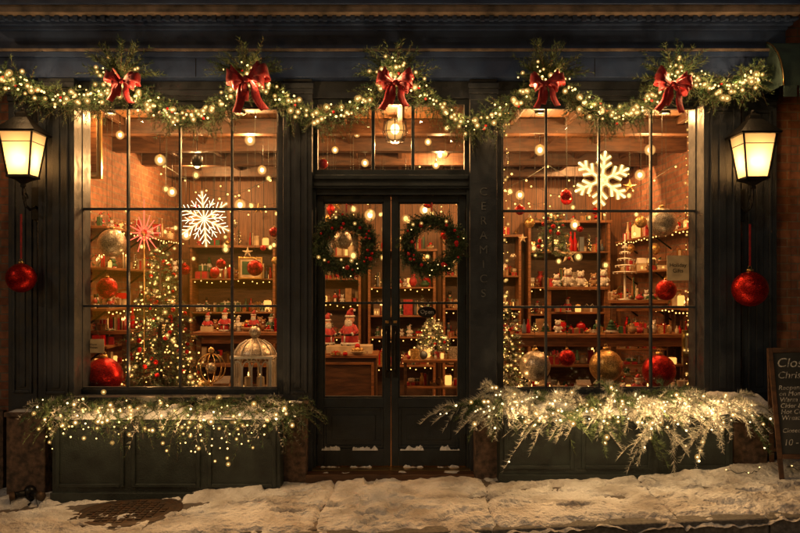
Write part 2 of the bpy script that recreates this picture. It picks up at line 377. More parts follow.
rm.box(-IX,IX,.221,5.3,-.2,.02,woodf); rm.box(-IX,IX,.221,5.3,3.27,3.4,woodc)
rm.build('floor_and_ceiling',shop)
rm=MB(); rm.box(-IX-.12,-IX,.05,5.3,-.3,3.6,brick_in); rm.box(IX,IX+.12,.05,5.3,-.3,3.6,brick_in); rm.box(-IX,IX,4.7,4.85,.02,3.27,woodw)
rm.build('interior_walls',shop)
bm_=MB()
for y in (1.1,2.1,3.1,4.1): bm_.box(-IX+.001,IX-.001,y,y+.13,3.12,3.269,woodd)
for x in (-2.75,-2.2,-1.65,-1.1,-.55,0,.55,1.1,1.65,2.2,2.75):
    for y in (.3,1.235,2.235,3.235): bm_.box(x-.025,x+.025,y,y+.86,3.2,3.268,woodd)
bm_.build('ceiling_beams',shop,bevel=.004)
PZ=.56
pf=MB()
for a,b in ((-IX+.002,X(283)),(X(497),IX-.002)):
    pf.box(a,b,.222,1.15,.021,PZ,wood); pf.box(a,b,.2225,1.17,PZ+.001,PZ+.025,woodd)
pf.build('display_platforms',shop,bevel=.004)
PZ+=.026

# ------------------------------------------------------------------ garland
garl=empty('christmas_garland')
keys=[(6,78),(35,92),(75,101),(105,97),(122,84),(150,104),(185,119),(222,108),(248,80),(280,100),(320,117),(362,104),(395,77),(430,102),(470,126),(515,104),(545,76),(580,104),(612,117),(645,104),(672,78),(705,90),(735,88),(752,76)]
GY=-.27
def cr(P,t):
    i=int(min(max(math.floor(t),0),len(P)-2)); u=t-i
    p=[np.array(P[max(min(i+k,len(P)-1),0)],float) for k in (-1,0,1,2)]
    return .5*((2*p[1])+(-p[0]+p[2])*u+(2*p[0]-5*p[1]+4*p[2]-p[3])*u*u+(-p[0]+3*p[1]-3*p[2]+p[3])*u**3)
gp=[(X(a,GY),GY,Z(b,GY)) for a,b in keys]
gm=MB(); gb=MB(); NS=2600
for i in range(NS):
    t=(len(gp)-1)*(i+R.rand())/NS; p=cr(gp,t); q=cr(gp,min(t+.05,len(gp)-1.001)); tg=unit(q-p+1e-6)
    d=unit(tg*random.choice((-1,1))*.6+R.normal(size=3)*.7+np.array([0,-.2,-.10]))
    sprig(gm,p+R.normal(size=3)*.030,d,random.uniform(.06,.19),.042,24,random.choice((needle,needle2,needle2)),w=.0023,droop=.25)
bowpx=[(122,82),(248,80),(395,83),(546,84),(672,85)]
for a,b in bowpx:
    c=np.array((X(a,GY),GY-.03,Z(b-4,GY)))
    for k in range(58):
        an=random.uniform(-.3,math.pi+.3); d=(math.cos(an),random.uniform(-.6,.1),abs(math.sin(an))*.9+.1)
        sprig(gm,c,d,random.uniform(.14,.38),.058,60,random.choice((needle,needle2,needle2)),w=.0024,droop=.12)
for e,s_ in ((keys[0],-1),(keys[-1],1)):
    c=np.array((X(e[0],GY),GY,Z(e[1],GY)))
    for k in range(36):
        sprig(gm,c,(random.uniform(-1,1),random.uniform(-.5,.3),random.uniform(-.9,.9)),random.uniform(.08,.2),.045,36,random.choice((needle,needle2)),w=.0022)
gpath=[tuple(cr(gp,(len(gp)-1)*i/400*.9999)) for i in range(401)]
gm.tube(gpath,.007,6,wire)
gm.build('fir_greenery',garl)
NB=430
for i in range(NB):
    t=(len(gp)-1)*(i+R.rand()*.9)/NB; p=cr(gp,min(t,len(gp)-1.001))
    o=R.normal(size=3)*np.array([.02,.0,.042])+np.array([0,-.09-.06*R.rand(),-.005])
    dot(gb,p+o,random.uniform(.0055,.011),bulb,cap=.6)
for a,b in bowpx:
    for k in range(9):
        an=random.uniform(0,math.pi); rr=random.uniform(.1,.25); dot(gb,(X(a,GY)+rr*math.cos(an),GY-.1,Z(b,GY)+rr*math.sin(an)*.8),.007,bulb,cap=.6)
gb.build('fairy_bulbs',garl)
for i in range(26):
    t=(len(gp)-1)*(i+.5)/26; p=cr(gp,t)+np.array([0,-.19,random.uniform(-.03,.03)])
    point('garland_glow',tuple(p),3.2,garl,radius=.012,col=(1,.58,.24))
gd=MB()
for i in range(40):
    t=(len(gp)-1)*R.rand()*.999; p=cr(gp,t)+R.normal(size=3)*np.array([.02,.005,.03])+np.array([0,-.08,0]); gd.sph(p,.011,reds,8)
gd.build('red_berries',garl)

def bow(a,b,s,y=-.43,ang=0):
    m=MB()
    def strip(path,wid,wd=(0,0,1)):
        vs=[];fs=[]
        for i,(p,w) in enumerate(zip(path,wid)):
            wv=np.array(wd)*w/2; fold=np.array([0,-.12*w,0])
            vs+= [p-wv,p-wv*.4+fold,p+wv*.4-fold*.5,p+wv]
            if i: 
                k=4*i
                for j in range(3): fs.append((k-4+j,k-3+j,k+1+j,k+j))
        m.add(vs,fs,redv,True)
    for sd in (-1,1):
        for L,up,wm,dy in ((.20,.30,.115,0),(.16,.75,.09,.02),(.15,-.25,.09,.015)):
            L*=random.uniform(.85,1.1); up*=random.uniform(.8,1.2)
            path=[];wid=[]
            for i in range(17):
                t=i/16; q=math.sin(math.pi*t)
                x=sd*L*q**.9; path.append(np.array([x,-.075*math.sin(2*math.pi*t)-.02+dy, up*L*q*.8+.012*math.sin(5*t+sd)])); wid.append(.022+wm*q**1.2)
            strip([p for p in path],wid,wd=(-sd*up*.45,0,1))
    for sd,L in ((-1,.24),(1,.27),(-.35,.2)):
        L*=random.uniform(.85,1.2); path=[];wid=[]
        for i in range(12):
            t=i/11; path.append(np.array([sd*(.02+.10*t+.012*math.sin(7*t)),-.03-.03*math.sin(4*t)*t,-L*t])); wid.append(.02+.05*min(1,t*2.2))
        strip(path,wid,wd=(1,.25,.25*sd))
    m.sph((0,-.045,0),.03,redv,12,(1,.8,1.15))
    o=m.build('red_bow'); o.location=Vector((X(a,y),y,Z(b,y)))+o.location*s; o.scale=(s,s,s); o.rotation_euler=(0,ang,0)
    sol=o.modifiers.new('s','SOLIDIFY'); sol.thickness=.003
    return o
for (a,b),s,an in zip(bowpx,(.70,.94,.80,.72,.82),(.1,-.12,.06,-.05,.12)): bow(a,b,s*.95,ang=an)

# ------------------------------------------------------------------ wreaths
def wreath(a,b,y=-.07):
    m=MB(); c=np.array((X(a,y),y,Z(b,y))); r=.203
    for i in range(1100):
        an=R.rand()*2*math.pi; rad=np.array([math.cos(an),0,math.sin(an)]); tg=np.array([-math.sin(an),0,math.cos(an)])
        p=c+rad*(r+R.normal()*.022); d=tg*.9+rad*R.normal()*.85+np.array([0,-abs(R.normal())*.5,0])
        sprig(m,p,d,random.uniform(.05,.11),.034,20,random.choice((needle,needle2,needle2)),w=.0023,droop=.1)
    m.tube([tuple(c+np.array([math.cos(k*.1963),.02,math.sin(k*.1963)])*np.array([r,1,r])) for k in range(33)],.022,6,bark)
    for i in range(18):
        an=R.rand()*2*math.pi; p=c+np.array([math.cos(an)*(r+R.normal()*.03),-.085,math.sin(an)*(r+R.normal()*.03)])
        m.sph(p,random.choice((.010,.014,.020)),random.choice((reds,redg,reds)),10)
    for i in range(10):
        an=R.rand()*2*math.pi; dot(m,c+np.array([math.cos(an)*(r+R.normal()*.03),-.095,math.sin(an)*(r+R.normal()*.03)]),.005,bulb,cap=.5)
    m.tube([c+np.array([0,.03,r]),c+np.array([0,.05,.36])],.006,6,redv)
    m.build('christmas_wreath')
wreath(346,246); wreath(432,245)

# ------------------------------------------------------------------ baubles
def bauble(px,py,rp,y,m,top=None,rib=False):
    mb=MB(); r=rp/F*(D+y); c=(X(px,y),y,Z(py,y)); n=28
    mb.sph(c,r,m,n)
    mb.lathe((c[0],c[1],c[2]+r*.96),[(r*.2,0),(r*.2,r*.17),(r*.12,r*.2)],12,gold)
    mb.tube([(c[0]+r*.09*math.cos(a),c[1],c[2]+r*1.24+r*.09*math.sin(a)) for a in np.linspace(0,6.28,9)],r*.02,5,gold)
    zt=c[2]+r*1.3
    if top is not None:
        if rib: 
            mb.box(c[0]-.008,c[0]+.008,y-.001,y+.001,zt,Z(top,y),redv)
        else: mb.tube([(c[0],y,zt),(c[0],y,Z(top,y))],.0015,4,wire)
    return mb.build('christmas_bauble')
for a in ((112,243,14,.35,silverg,104),(107,288,10.5,.3,redg,104),(255,268,8,.5,redg,104),(221,264,5,.5,redg,104),(280-6,232,5,.4,redg,104),(167,268,5.5,.8,redg,104),
          (566,195,5.5,.3,redg,104),(662,222,14.5,.35,silverg,104),(666,290,10.5,.3,redg,104),(641,222,6,.6,goldg,104),(535,366,15.5,.3,silverg,104),(567,358,8.5,.3,redg,104),(606,366,16.5,.3,goldg,104),(323,164,5,.2,reds,104),(520,210,5,.5,redg,104)):
    bauble(*a)
bauble(104,376,18.5,.35,redg); bauble(659,371,16.5,.35,redg); bauble(343,240,9,.35,silverg,192)
bauble(21,278,14.5,-.26,redg,214,True); bauble(750,289,17.5,-.26,redg,224,True)

# ------------------------------------------------------------------ snowflakes
def snowflake(px,py,rp,y,m,th,style):
    mb=MB(); c=np.array((X(px,y),y,Z(py,y))); r=rp/F*(D+y)
    def P(ang,d,o=0): return c+np.array([math.cos(ang)*d-math.sin(ang)*o,0,math.sin(ang)*d+math.cos(ang)*o])
    def seg(a,b,k=1):
        mb.tube([a,b],th*k,6,m)
        if not style: mb.tube([a,b],th*2.4,12,flake_halo)
        elif k==1: mb.tube([a,b],th*3.6,12,flake_halo)
    rot=.08 if style else -.12
    for k in range(6):
        a=math.pi/2+k*math.pi/3+rot
        seg(P(a,r*.02),P(a,r))
        if not style:
            for f,l in ((.42,.30),(.70,.24)):
                for s in (-1,1): seg(P(a,r*f),P(a,r*(f+l*.75),s*r*l*.85))
            dot(mb,P(a,r),th*1.3,m)
        else:
            for f,l in ((.3,.3),(.5,.36),(.72,.24)):
                for s in (-1,1): seg(P(a,r*f),P(a,r*(f+l*.8),s*r*l*.6),.75)
            a2=a+math.pi/6; seg(P(a2,r*.05),P(a2,r*.82),.7)
            for s in (-1,1): seg(P(a2,r*.35),P(a2,r*.52,s*r*.14),.55); seg(P(a2,r*.55),P(a2,r*.70,s*r*.12),.5)
            for f in (1.0,.8,.6): dot(mb,P(a,r*f),th*1.7,m,cap=1)
    if not style: 
        for k in range(6): seg(P(k*math.pi/3+math.pi/2+rot,r*.2),P((k+1)*math.pi/3+math.pi/2+rot,r*.2),.9)
    mb.tube([P(math.pi/2+rot,r),(c[0],y,Z(103,y))],.0012,4,wire)
    mb.build('snowflake_light')
snowflake(602,180,28,.24,flakem,.0112,0)
snowflake(204,219,27,.24,flakem2,.0046,1)
mb=MB(); y=.5; c=np.array((X(144,y),y,Z(233,y)))
for k in range(16):
    a=k*math.pi/8+math.pi/2; L=(.30 if k in(0,8) else random.uniform(.10,.2)); a0,a1=a-math.pi/16,a+math.pi/16
    tip=c+np.array([math.cos(a)*L*.8,0,math.sin(a)*L])
    for aa in (a0,a1): mb.tube([c+np.array([math.cos(aa)*.03,0,math.sin(aa)*.03]),tip],.0024,5,pinkm)
    dot(mb,tip,.006,pinkm)
mb.tube([c,(c[0],y,Z(395,y))],.006,6,gold)
mb.build('star_light')

# ------------------------------------------------------------------ trees
def tree(name,bx,by,bz,H,Rr,nb,mats,nl=.04,lights=200,orn=50,bm=bulbi,br=.007,nl_=3):
    e=empty(name); m=MB(); l=MB(); o=MB()
    m.tube([(bx,by,bz),(bx,by,bz+H)],[.03*H/1.6+.004,.004],7,bark)
    surf=[]
    for i in range(nb):
        t=(i+.5)/nb; t=1-(1-t)**.62
        z=bz+H*(.06+.92*t); rad=Rr*(1-t)**.85*random.uniform(.75,1.1)+.03; an=i*2.399+random.uniform(-.3,.3)
        d=np.array([math.cos(an),math.sin(an),-.22+.55*t]); p0=np.array([bx,by,z]); 
        for k in range(4):
            f=.35+.55*k/3; q=p0+unit(d)*rad*f*.9; dd=d+np.array([-math.sin(an),math.cos(an),0])*random.uniform(-.9,.9)
            sprig(m,q,dd,rad*.35+.03,nl,17,random.choice(mats),w=.0026,droop=.25)
        sprig(m,p0,d,rad,nl,20,random.choice(mats),w=.0026,droop=.12); surf.append((t,p0,unit(d),rad))
    for i in range(lights):
        t,p0,d,rad=random.choice(surf); dot(l,p0+d*rad*random.uniform(.75,1.05)+R.normal(size=3)*.02,br*random.uniform(.7,1.3),bm,cap=.35)
    for i in range(orn):
        t,p0,d,rad=random.choice(surf); q=p0+d*rad*.98+np.array([0,0,-.03]); r=random.uniform(.014,.024)
        if d[1]<.5: o.sph(q,r,random.choice((redg,reds,redg,goldg)),10)
    for k in range(nl_):
        zz=bz+H*(.2+.27*k); rr=Rr*(1-(.2+.27*k))+.08
        point('tree_glow',(bx+random.uniform(-.08,.08),by-rr,zz),1.8*Rr/.36,e,radius=.006)
    m.build('branches',e); l.build('lights',e)
    if orn: o.build('ornaments',e)
    return e
ty=.72
tree('christmas_tree',X(160,ty),ty,PZ,Z(240,ty)-PZ,.38,190,(needle,needle,needle2),lights=270,orn=95,br=.0078)
tree('tinsel_tree',X(509,.4),.4,PZ,Z(290,.4)-PZ,.13,70,(frost,needle2,needle2),nl=.03,lights=90,orn=6,bm=bulbi,br=.006,nl_=2)
tree('frosted_tree',X(433,1.6),1.6,.95,Z(318,1.6)-.95,.15,60,(needle2,frost),nl=.03,lights=60,orn=8,br=.007,nl_=1)
tree('frosted_tree',X(553,.75),.75,1.9,.45,.16,36,(needle,needle2),nl=.035,lights=14,orn=26,nl_=1)

# ------------------------------------------------------------------ goods
def santa(mb,x,y,z,h,face=0,coat=None):
    s=h; redc=coat or redv
    mb.lathe((x,y,z),[(.05*s,0),(.20*s,.01*s),(.24*s,.12*s),(.22*s,.30*s),(.17*s,.45*s),(.12*s,.55*s),(.05*s,.6*s)],18,redc)
    mb.lathe((x,y,z),[(.22*s,.0),(.255*s,.02*s),(.255*s,.06*s),(.22*s,.08*s)],18,fur)
    mb.lathe((x,y,z+.26*s),[(.225*s,0),(.238*s,.01*s),(.236*s,.04*s),(.22*s,.05*s)],18,black)
    mb.box(x-.03*s,x+.03*s,y-.25*s,y-.232*s,z+.262*s,z+.305*s,gold)
    mb.tube([(x,y-.236*s,z+.08*s),(x,y-.225*s,z+.26*s)],.025*s,6,fur)
    for sd in (-1,1):
        mb.tube([(x+sd*.13*s,y,z+.5*s),(x+sd*.24*s,y-.02*s,z+.38*s),(x+sd*.22*s,y-.16*s,z+.31*s)],[.07*s,.06*s,.05*s],8,redc)
        mb.sph((x+sd*.21*s,y-.18*s,z+.305*s),.052*s,fur,10); mb.sph((x+sd*.205*s,y-.225*s,z+.30*s),.038*s,black,10)
        mb.sph((x+sd*.09*s,y-.12*s,z+.015*s),.085*s,black,10,(1,1.5,.6))
        mb.sph((x+sd*.035*s,y-.115*s,z+.70*s),.011*s,black,8)
        mb.sph((x+sd*.04*s,y-.122*s,z+.645*s),.04*s,fur,8,(1.2,.6,.5))
    mb.sph((x,y,z+.68*s),.12*s,skin,16); mb.sph((x,y-.125*s,z+.675*s),.022*s,skin,8)
    mb.sph((x,y-.07*s,z+.58*s),.115*s,fur,14,(1,.75,1.25))
    mb.lathe((x,y,z+.74*s),[(.12*s,0),(.135*s,.015*s),(.135*s,.045*s),(.115*s,.06*s)],16,fur)
    mb.tube([(x,y,z+.79*s),(x+.01*s,y,z+.88*s),(x+.06*s,y,z+.96*s),(x+.13*s,y,z+.95*s)],[.115*s,.085*s,.045*s,.02*s],12,redc)
    mb.sph((x+.15*s,y,z+.93*s),.035*s,fur,10)
def bear(mb,x,y,z,h,m):
    s=h; mb.sph((x,y,z+.28*s),.24*s,m,12,(1,.9,1.15)); mb.sph((x,y-.03*s,z+.68*s),.2*s,m,12); mb.sph((x,y-.2*s,z+.63*s),.08*s,fur,8)
    mb.sph((x,y-.27*s,z+.65*s),.025*s,black,6)
    for sd in (-1,1):
        mb.sph((x+sd*.15*s,y,z+.86*s),.07*s,m,8); mb.sph((x+sd*.08*s,y-.2*s,z+.72*s),.02*s,black,6)
        mb.tube([(x+sd*.17*s,y,z+.45*s),(x+sd*.3*s,y-.1*s,z+.28*s)],[.08*s,.06*s],8,m); mb.sph((x+sd*.17*s,y-.2*s,z+.09*s),.1*s,m,8,(.9,1.4,.9))
    mb.lathe((x,y,z+.5*s),[(.15*s,0),(.18*s,.02*s),(.15*s,.05*s)],12,redv)
def gift(mb,x,y,z,w,d,h,m,r):
    mb.box(x-w/2,x+w/2,y-d/2,y+d/2,z,z+h,m); e=.003
    mb.box(x-w*.07,x+w*.07,y-d/2-e,y+d/2+e,z+.001,z+h+e,r); mb.box(x-w/2-e,x+w/2+e,y-d*.07,y+d*.07,z+.002,z+h+e*1.5,r)
    for sd in (-1,1):
        mb.tube([(x,y,z+h),(x+sd*w*.2,y,z+h+w*.2),(x+sd*w*.3,y,z+h+w*.08),(x,y,z+h+e)],w*.035,5,r)
def goods(mb,a0,a1,other,z,hmax,axis='x',dens=1.0):
    a=a0+.02
    while a<a1-.03:
        w=random.choice((.05,.06,.07,.09,.11,.14,.17))*random.uniform(.9,1.1); w=min(w,a1-a); h=hmax*random.uniform(.35,1.0); o=other+random.uniform(-.07,.05)
        x,y=(a+w/2,o) if axis=='x' else (o,a+w/2)
        k=random.choice(('bottle','gift','gift','stack','cone','spruce','ball','candle','vase','bear','balls','house','box','books','jar','jar','ringwreath','santa','star','nut','frame'))
        col=random.choice((reds,redv,redv,cream,tgreen,goldg,wood,wood,silverg,cream,brownp,brownp,redg,blueg,gold))
        if k=='bottle':
            for dx in (-.25,.2): mb.lathe((x+dx*w,y+dx*.1,z),[(w*.2,0),(w*.22,h*.1),(w*.22,h*.5),(w*.08,h*.7),(w*.08,h*.9),(w*.1,h*.95)],10,random.choice((tgreen,wood,cream,reds,blueg)))
        elif k=='vase': mb.lathe((x,y,z),[(w*.2,0),(w*.42,h*.25),(w*.36,h*.45),(w*.15,h*.62),(w*.25,h*.75)],12,col)
        elif k=='gift': gift(mb,x,y,z,w*.9,w*.8,min(h*.7,w),random.choice((redv,redv,tgreen,brownp,brownp,goldg)),random.choice((gold,ribbonw,reds)))
        elif k=='stack':
            hh=min(h*.33,w*.6); gift(mb,x,y,z,w*.95,w*.8,hh,random.choice((redv,brownp,redv)),gold); gift(mb,x+.1*w,y,z+hh+.012,w*.65,w*.6,hh*.8,random.choice((tgreen,cream,redv)),ribbonw)
        elif k=='cone':
            for j in range(4): mb.lathe((x,y,z+h*(.1+.2*j)),[(w*(.5-.1*j),0),(w*(.15-.03*j),h*.28)],10,random.choice((tgreen,white,tgreen)))
            mb.tube([(x,y,z),(x,y,z+h*.2)],w*.08,6,bark)
        elif k=='spruce':
            for j in range(26):
                t_=j/26; an=j*2.4; sprig(mb,(x,y,z+h*(.1+.85*t_)),(math.cos(an),math.sin(an),.1),w*.5*(1-t_)+.01,.018,14,random.choice((needle,needle2,frost)),w=.002,droop=.3)
            for j in range(6): dot(mb,(x+random.uniform(-.3,.3)*w,y-.35*w,z+h*random.uniform(.1,.7)),.005,bulbi)
            mb.tube([(x,y,z),(x,y,z+h*.9)],w*.04,5,bark)
        elif k=='ball': mb.sph((x,y,z+w*.38),w*.38,col,14); mb.lathe((x,y,z+w*.75),[(w*.09,0),(w*.09,w*.08)],8,gold)
        elif k=='balls':
            mb.lathe((x,y,z),[(w*.2,0),(w*.45,w*.2),(w*.47,w*.25),(w*.44,w*.24)],14,cream)
            for dx,dy,dz in ((-.22,0,.28),(.22,.05,.28),(0,-.15,.33),(0,0,.55)): mb.sph((x+dx*w,y+dy*w,z+dz*w),w*.19,random.choice((redg,goldg,reds,silverg)),10)
        elif k=='santa': santa(mb,x,y,z,random.uniform(.12,.2),coat=random.choice((redv,redv,white,tgreen)))
        elif k=='bear': bear(mb,x,y,z,random.uniform(.1,.17),random.choice((fur,brownp,wood)))
        elif k=='candle':
            for dx in (-.28,.05,.33):
                hh=h*random.uniform(.25,.6); mb.lathe((x+dx*w,y,z),[(w*.12,0),(w*.12,hh),(w*.10,hh+.003)],10,random.choice((cream,reds,cream))); mb.lathe((x+dx*w,y,z+hh+.006),[(0.001,0),(.007,.01),(.001,.032)],6,flame)
        elif k=='jar':
            mb.lathe((x,y,z),[(w*.3,0),(w*.34,.01),(w*.34,min(h*.5,w)),(w*.26,min(h*.58,w*1.15))],12,random.choice((jar,jar,cream,reds))); mb.lathe((x,y,z+min(h*.58,w*1.15)),[(w*.28,0),(w*.28,.012)],12,gold)
        elif k=='books':
            xx=x-w*.45
            while xx<x+w*.4: t_=random.uniform(.012,.024); mb.box(xx,xx+t_,y-.05,y+.05,z,z+h*random.uniform(.5,.7),random.choice((redv,tgreen,brownp,cream,woodd))); xx+=t_+.002
        elif k=='ringwreath':
            rr=min(w*.45,.08); cz=z+rr+.015
            for j in range(40): an=R.rand()*6.28; sprig(mb,(x+rr*.8*math.cos(an),y,cz+rr*.8*math.sin(an)),(-math.sin(an),-.4,math.cos(an)),.03,.015,10,random.choice((needle,needle2,needle2)),w=.002,stem=False)
            for j in range(4): an=R.rand()*6.28; mb.sph((x+rr*.8*math.cos(an),y-.02,cz+rr*.8*math.sin(an)),.008,reds,8)
        elif k=='star':
            cz=z+w*.6; pts=[(x+(w*.45 if j%2==0 else w*.18)*math.sin(j*math.pi/5),y,cz+(w*.45 if j%2==0 else w*.18)*math.cos(j*math.pi/5)) for j in range(10)]
            mb.add([(x,y-.015,cz),(x,y+.015,cz)]+pts,[(0,2+j,2+(j+1)%10) for j in range(10)]+[(1,2+(j+1)%10,2+j) for j in range(10)],random.choice((goldg,redg,cream))); mb.tube([(x,y,z),(x,y,cz-w*.15)],.004,5,gold)
        elif k=='nut':
            s_=h*.9; mb.lathe((x,y,z),[(.09*s_,0),(.1*s_,.02*s_),(.09*s_,.35*s_)],8,white); mb.lathe((x,y,z+.35*s_),[(.12*s_,0),(.13*s_,.25*s_),(.06*s_,.29*s_)],10,random.choice((redv,tgreen,blueg))); mb.sph((x,y,z+.70*s_),.075*s_,skin,10); mb.lathe((x,y,z+.75*s_),[(.08*s_,0),(.085*s_,.2*s_),(.01,.22*s_)],10,black); mb.sph((x,y-.03*s_,z+.655*s_),.055*s_,fur,8)
            for sd in(-1,1): mb.tube([(x+sd*.12*s_,y,z+.58*s_),(x+sd*.16*s_,y-.01,z+.36*s_)],.03*s_,6,redv)
        elif k=='frame':
            mb.frame(x-w*.42,x+w*.42,z,z+h*.8,y-.008,y+.004,.010,gold); mb.box(x-w*.42+.0105,x+w*.42-.0105,y-.002,y+.003,z+.0105,z+h*.8-.0105,random.choice((cream,tgreen,redv)))
        elif k=='house':
            mb.box(x-w*.4,x+w*.4,y-w*.3,y+w*.3,z,z+h*.4,random.choice((cream,cream,brownp))); 
            mb.add([(x-w*.45,y-w*.35,z+h*.4),(x+w*.45,y-w*.35,z+h*.4),(x+w*.45,y+w*.35,z+h*.4),(x-w*.45,y+w*.35,z+h*.4),(x-w*.45,y,z+h*.68),(x+w*.45,y,z+h*.68)],[(0,1,5,4),(2,3,4,5),(0,4,3),(1,2,5),(0,3,2,1)],random.choice((white,woodd,reds)))
            for dx in (-.2,.15): mb.box(x+dx*w-w*.07,x+dx*w+w*.07,y-w*.305,y-w*.3,z+h*.1,z+h*.25,jar)
        else: mb.box(x-w*.4,x+w*.4,y-.03,y+.03,z,z+h*.7,col)
        a+=w*random.uniform(.92,1.15)/dens
def shelfunit(name,x0,x1,y0,y1,z0,z1,shelves,back=True,lit=True):
    e=empty(name); m=MB(); 
    m.box(x0,x0+.035,y0,y1,z0,z1,wood); m.box(x1-.035,x1,y0,y1,z0,z1,wood)
    if back: m.box(x0+.036,x1-.036,y1-.015,y1-.002,z0,z1,woodd)
    m.box(x0-.02,x1+.02,y0-.02,y1,z1+.001,z1+.035,wood)
    gd=MB()
    for i,z in enumerate(shelves):
        m.box(x0+.036,x1-.036,y0+.002,y1-.016,z-.022,z,wood)
        nxt=shelves[i+1] if i+1<len(shelves) else z1
        goods(gd,x0+.05,x1-.05,(y0+y1)/2-.03,z+.001,min(nxt-z-.05,.32))
        if y1-y0>.3: goods(gd,x0+.05,x1-.05,(y0+y1)/2+.10,z+.001,min(nxt-z-.05,.34))
        if lit and random.random()<.6:
            for k in range(int((x1-x0)/.09)): dot(gd,(x0+.06+.09*k+random.uniform(-.02,.02),y0-.004,z-.028-random.uniform(0,.04)),.009,bulbi)
    if y1-y0>.3: goods(gd,x0,x1,(y0+y1)/2,z1+.036,.3,dens=.8)
    m.build('frame',e,bevel=.003); gd.build('goods',e); return e
shelfunit('wall_shelf',-2.95,-1.75,4.3,4.66,.03,2.15,(.5,.9,1.25,1.72))
shelfunit('wall_shelf',-1.65,-.55,4.3,4.66,.03,2.35,(.5,.9,1.38,1.72,2.04))
shelfunit('wall_shelf',-.45,.5,4.3,4.66,.03,2.1,(.5,.9,1.2,1.6))
shelfunit('wall_shelf',.6,1.7,4.3,4.66,.03,2.3,(.5,.9,1.3,1.76))
shelfunit('wall_shelf',1.8,2.95,4.3,4.66,.03,2.5,(.5,.9,1.22,1.6,2.1))
for sx,name in ((-1,'side_shelf'),(1,'side_shelf')):
    e=empty(name); m=MB(); gd=MB()
    for z in (1.0,1.38,1.80,2.22):
        xa=sx*(IX-.002); xb=sx*(IX-.26); m.box(min(xa,xb),max(xa,xb),1.25,4.1,z-.025,z,wood)
        goods(gd,1.3,4.05,sx*(IX-.14),z+.001,.3,'y')
        for y in (1.4,2.6,3.9): m.tube([(sx*(IX-.01),y,z-.17),(sx*(IX-.2),y,z-.027)],.012,5,black)
        if z in (1.38,2.22):
            for k in range(26): dot(gd,(xb-sx*.004,1.3+.108*k,z-.03-random.uniform(0,.03)),.009,bulbi)
    m.build('boards',e,bevel=.003); gd.build('goods',e)
def picture(x0,x1,z0,z1,y,art):
    m=MB(); 
    m.frame(x0,x1,z0,z1,y-.02,y+.01,.02,gold); m.box(x0+.021,x1-.021,y-.005,y+.008,z0+.021,z1-.021,cream)
    m.box(x0+.05,x1-.05,y-.008,y-.0055,z0+.06,z1-.06,art); m.build('framed_picture',bevel=.002)
picture(X(80,.5),X(102,.5),Z(179,.5),Z(112,.5),.5,wood)
picture(X(682,.35),X(695,.35),Z(356,.35),Z(330,.35),.35,redv)
picture(X(238,4.2),X(262,4.2),Z(279,4.2),Z(257,4.2),4.24,tgreen)
def cabinet(name,x0,x1,y0,y1,ztop,shelves,top_goods=True,hm=.24,d=1.1):
    e=empty(name); m=MB(); gd=MB()
    for x in (x0,x1-.05):
        for y in (y0,y1-.05): m.box(x,x+.05,y,y+.05,.021,ztop-.04,woodd)
    m.box(x0-.03,x1+.03,y0-.03,y1+.03,ztop-.039,ztop,wood)
    m.box(x0+.051,x1-.051,y0+.01,y0+.03,ztop-.13,ztop-.04,wood)
    for z in shelves: m.box(x0+.002,x1-.002,y0+.004,y1-.004,z-.02,z,wood); goods(gd,x0+.06,x1-.06,(y0+y1)/2-.1,z+.001,.2,dens=d)
    if top_goods: goods(gd,x0,x1,y0+.12,ztop+.001,hm,dens=d); goods(gd,x0,x1,y1-.1,ztop+.001,hm*1.3,dens=d)
    m.build('table',e,bevel=.004); gd.build('goods',e); return e
cabinet('display_table',X(196,2),X(285,2),2.0,2.6,Z(332,2),(.75,.45))
cabinet('display_table',X(84,1.6),X(130,1.6),1.5,2.0,Z(330,1.6),(.8,.5))
cabinet('display_table',X(498,1.4),X(688,1.4),1.4,1.9,Z(334,1.4),(.8,.5),hm=.17)
shelfunit('display_hutch',X(548,1.75),X(608,1.75),1.75,1.9,Z(333,1.75),Z(290,1.75),(Z(312,1.75),))
cabinet('display_table',X(612,2.2),X(680,2.2),2.2,2.6,Z(300,2.2),(.9,.6))
pm=MB()
for px,mm,h_ in ((557,fur,.15),(568,fur,.22),(581,fur,.19),(594,brownp,.16),(603,fur,.21)):
    bear(pm,X(px,1.8),1.8+random.uniform(-.03,.03),Z(290,1.75)+.036,h_,mm)
pm.build('plush_toys')
sm=MB()
for px,h_,cc in ((204,.22,redv),(221,.26,redv),(234,.18,white),(250,.24,redv),(268,.20,tgreen)): santa(sm,X(px,1.95),2.12+random.uniform(-.06,.04),Z(332,2)+.001,h_,coat=cc)
sm.build('santa_figurines')
m=MB(); y=1.6; x=X(625,y); zb=Z(272,y); 
m.tube([(x,y,zb-.05),(x,y,Z(234,y))],.006,6,white)
for k,(r,dz) in enumerate(((.13,0),(.105,.07),(.08,.14),(.055,.21),(.03,.27))):
    m.lathe((x,y,zb+dz),[(.01,.012),(r*.6,.008),(r,0),(r*.98,-.004),(r*.6,.004),(.01,.006)],20,white)
    for j in range(10): a=j*.628; m.sph((x+r*.92*math.cos(a),y+r*.92*math.sin(a),zb+dz-.014),.009,white,6)
m.lathe((x,y,Z(300,y)),[(.07,0),(.07,.01),(.012,.02),(.012,zb-Z(300,y))],12,white)
m.build('tiered_ornament_stand')
e=empty('shop_counter'); m=MB()
m.box(X(318,1.9),X(376,1.9),1.9,2.5,.021,Z(358,1.9),woodd); m.box(X(316,1.9),X(378,1.9),1.87,2.53,Z(358,1.9)+.001,Z(355,1.9),wood)
m.frame(X(320,1.9),X(374,1.9),.3,Z(362,1.9),1.885,1.8995,.03,wood)
m.box(X(326,2.0),X(372,2.0),2.0,2.3,Z(355,1.9)+.001,Z(346,2.0),cream); m.build('body',e,bevel=.004)
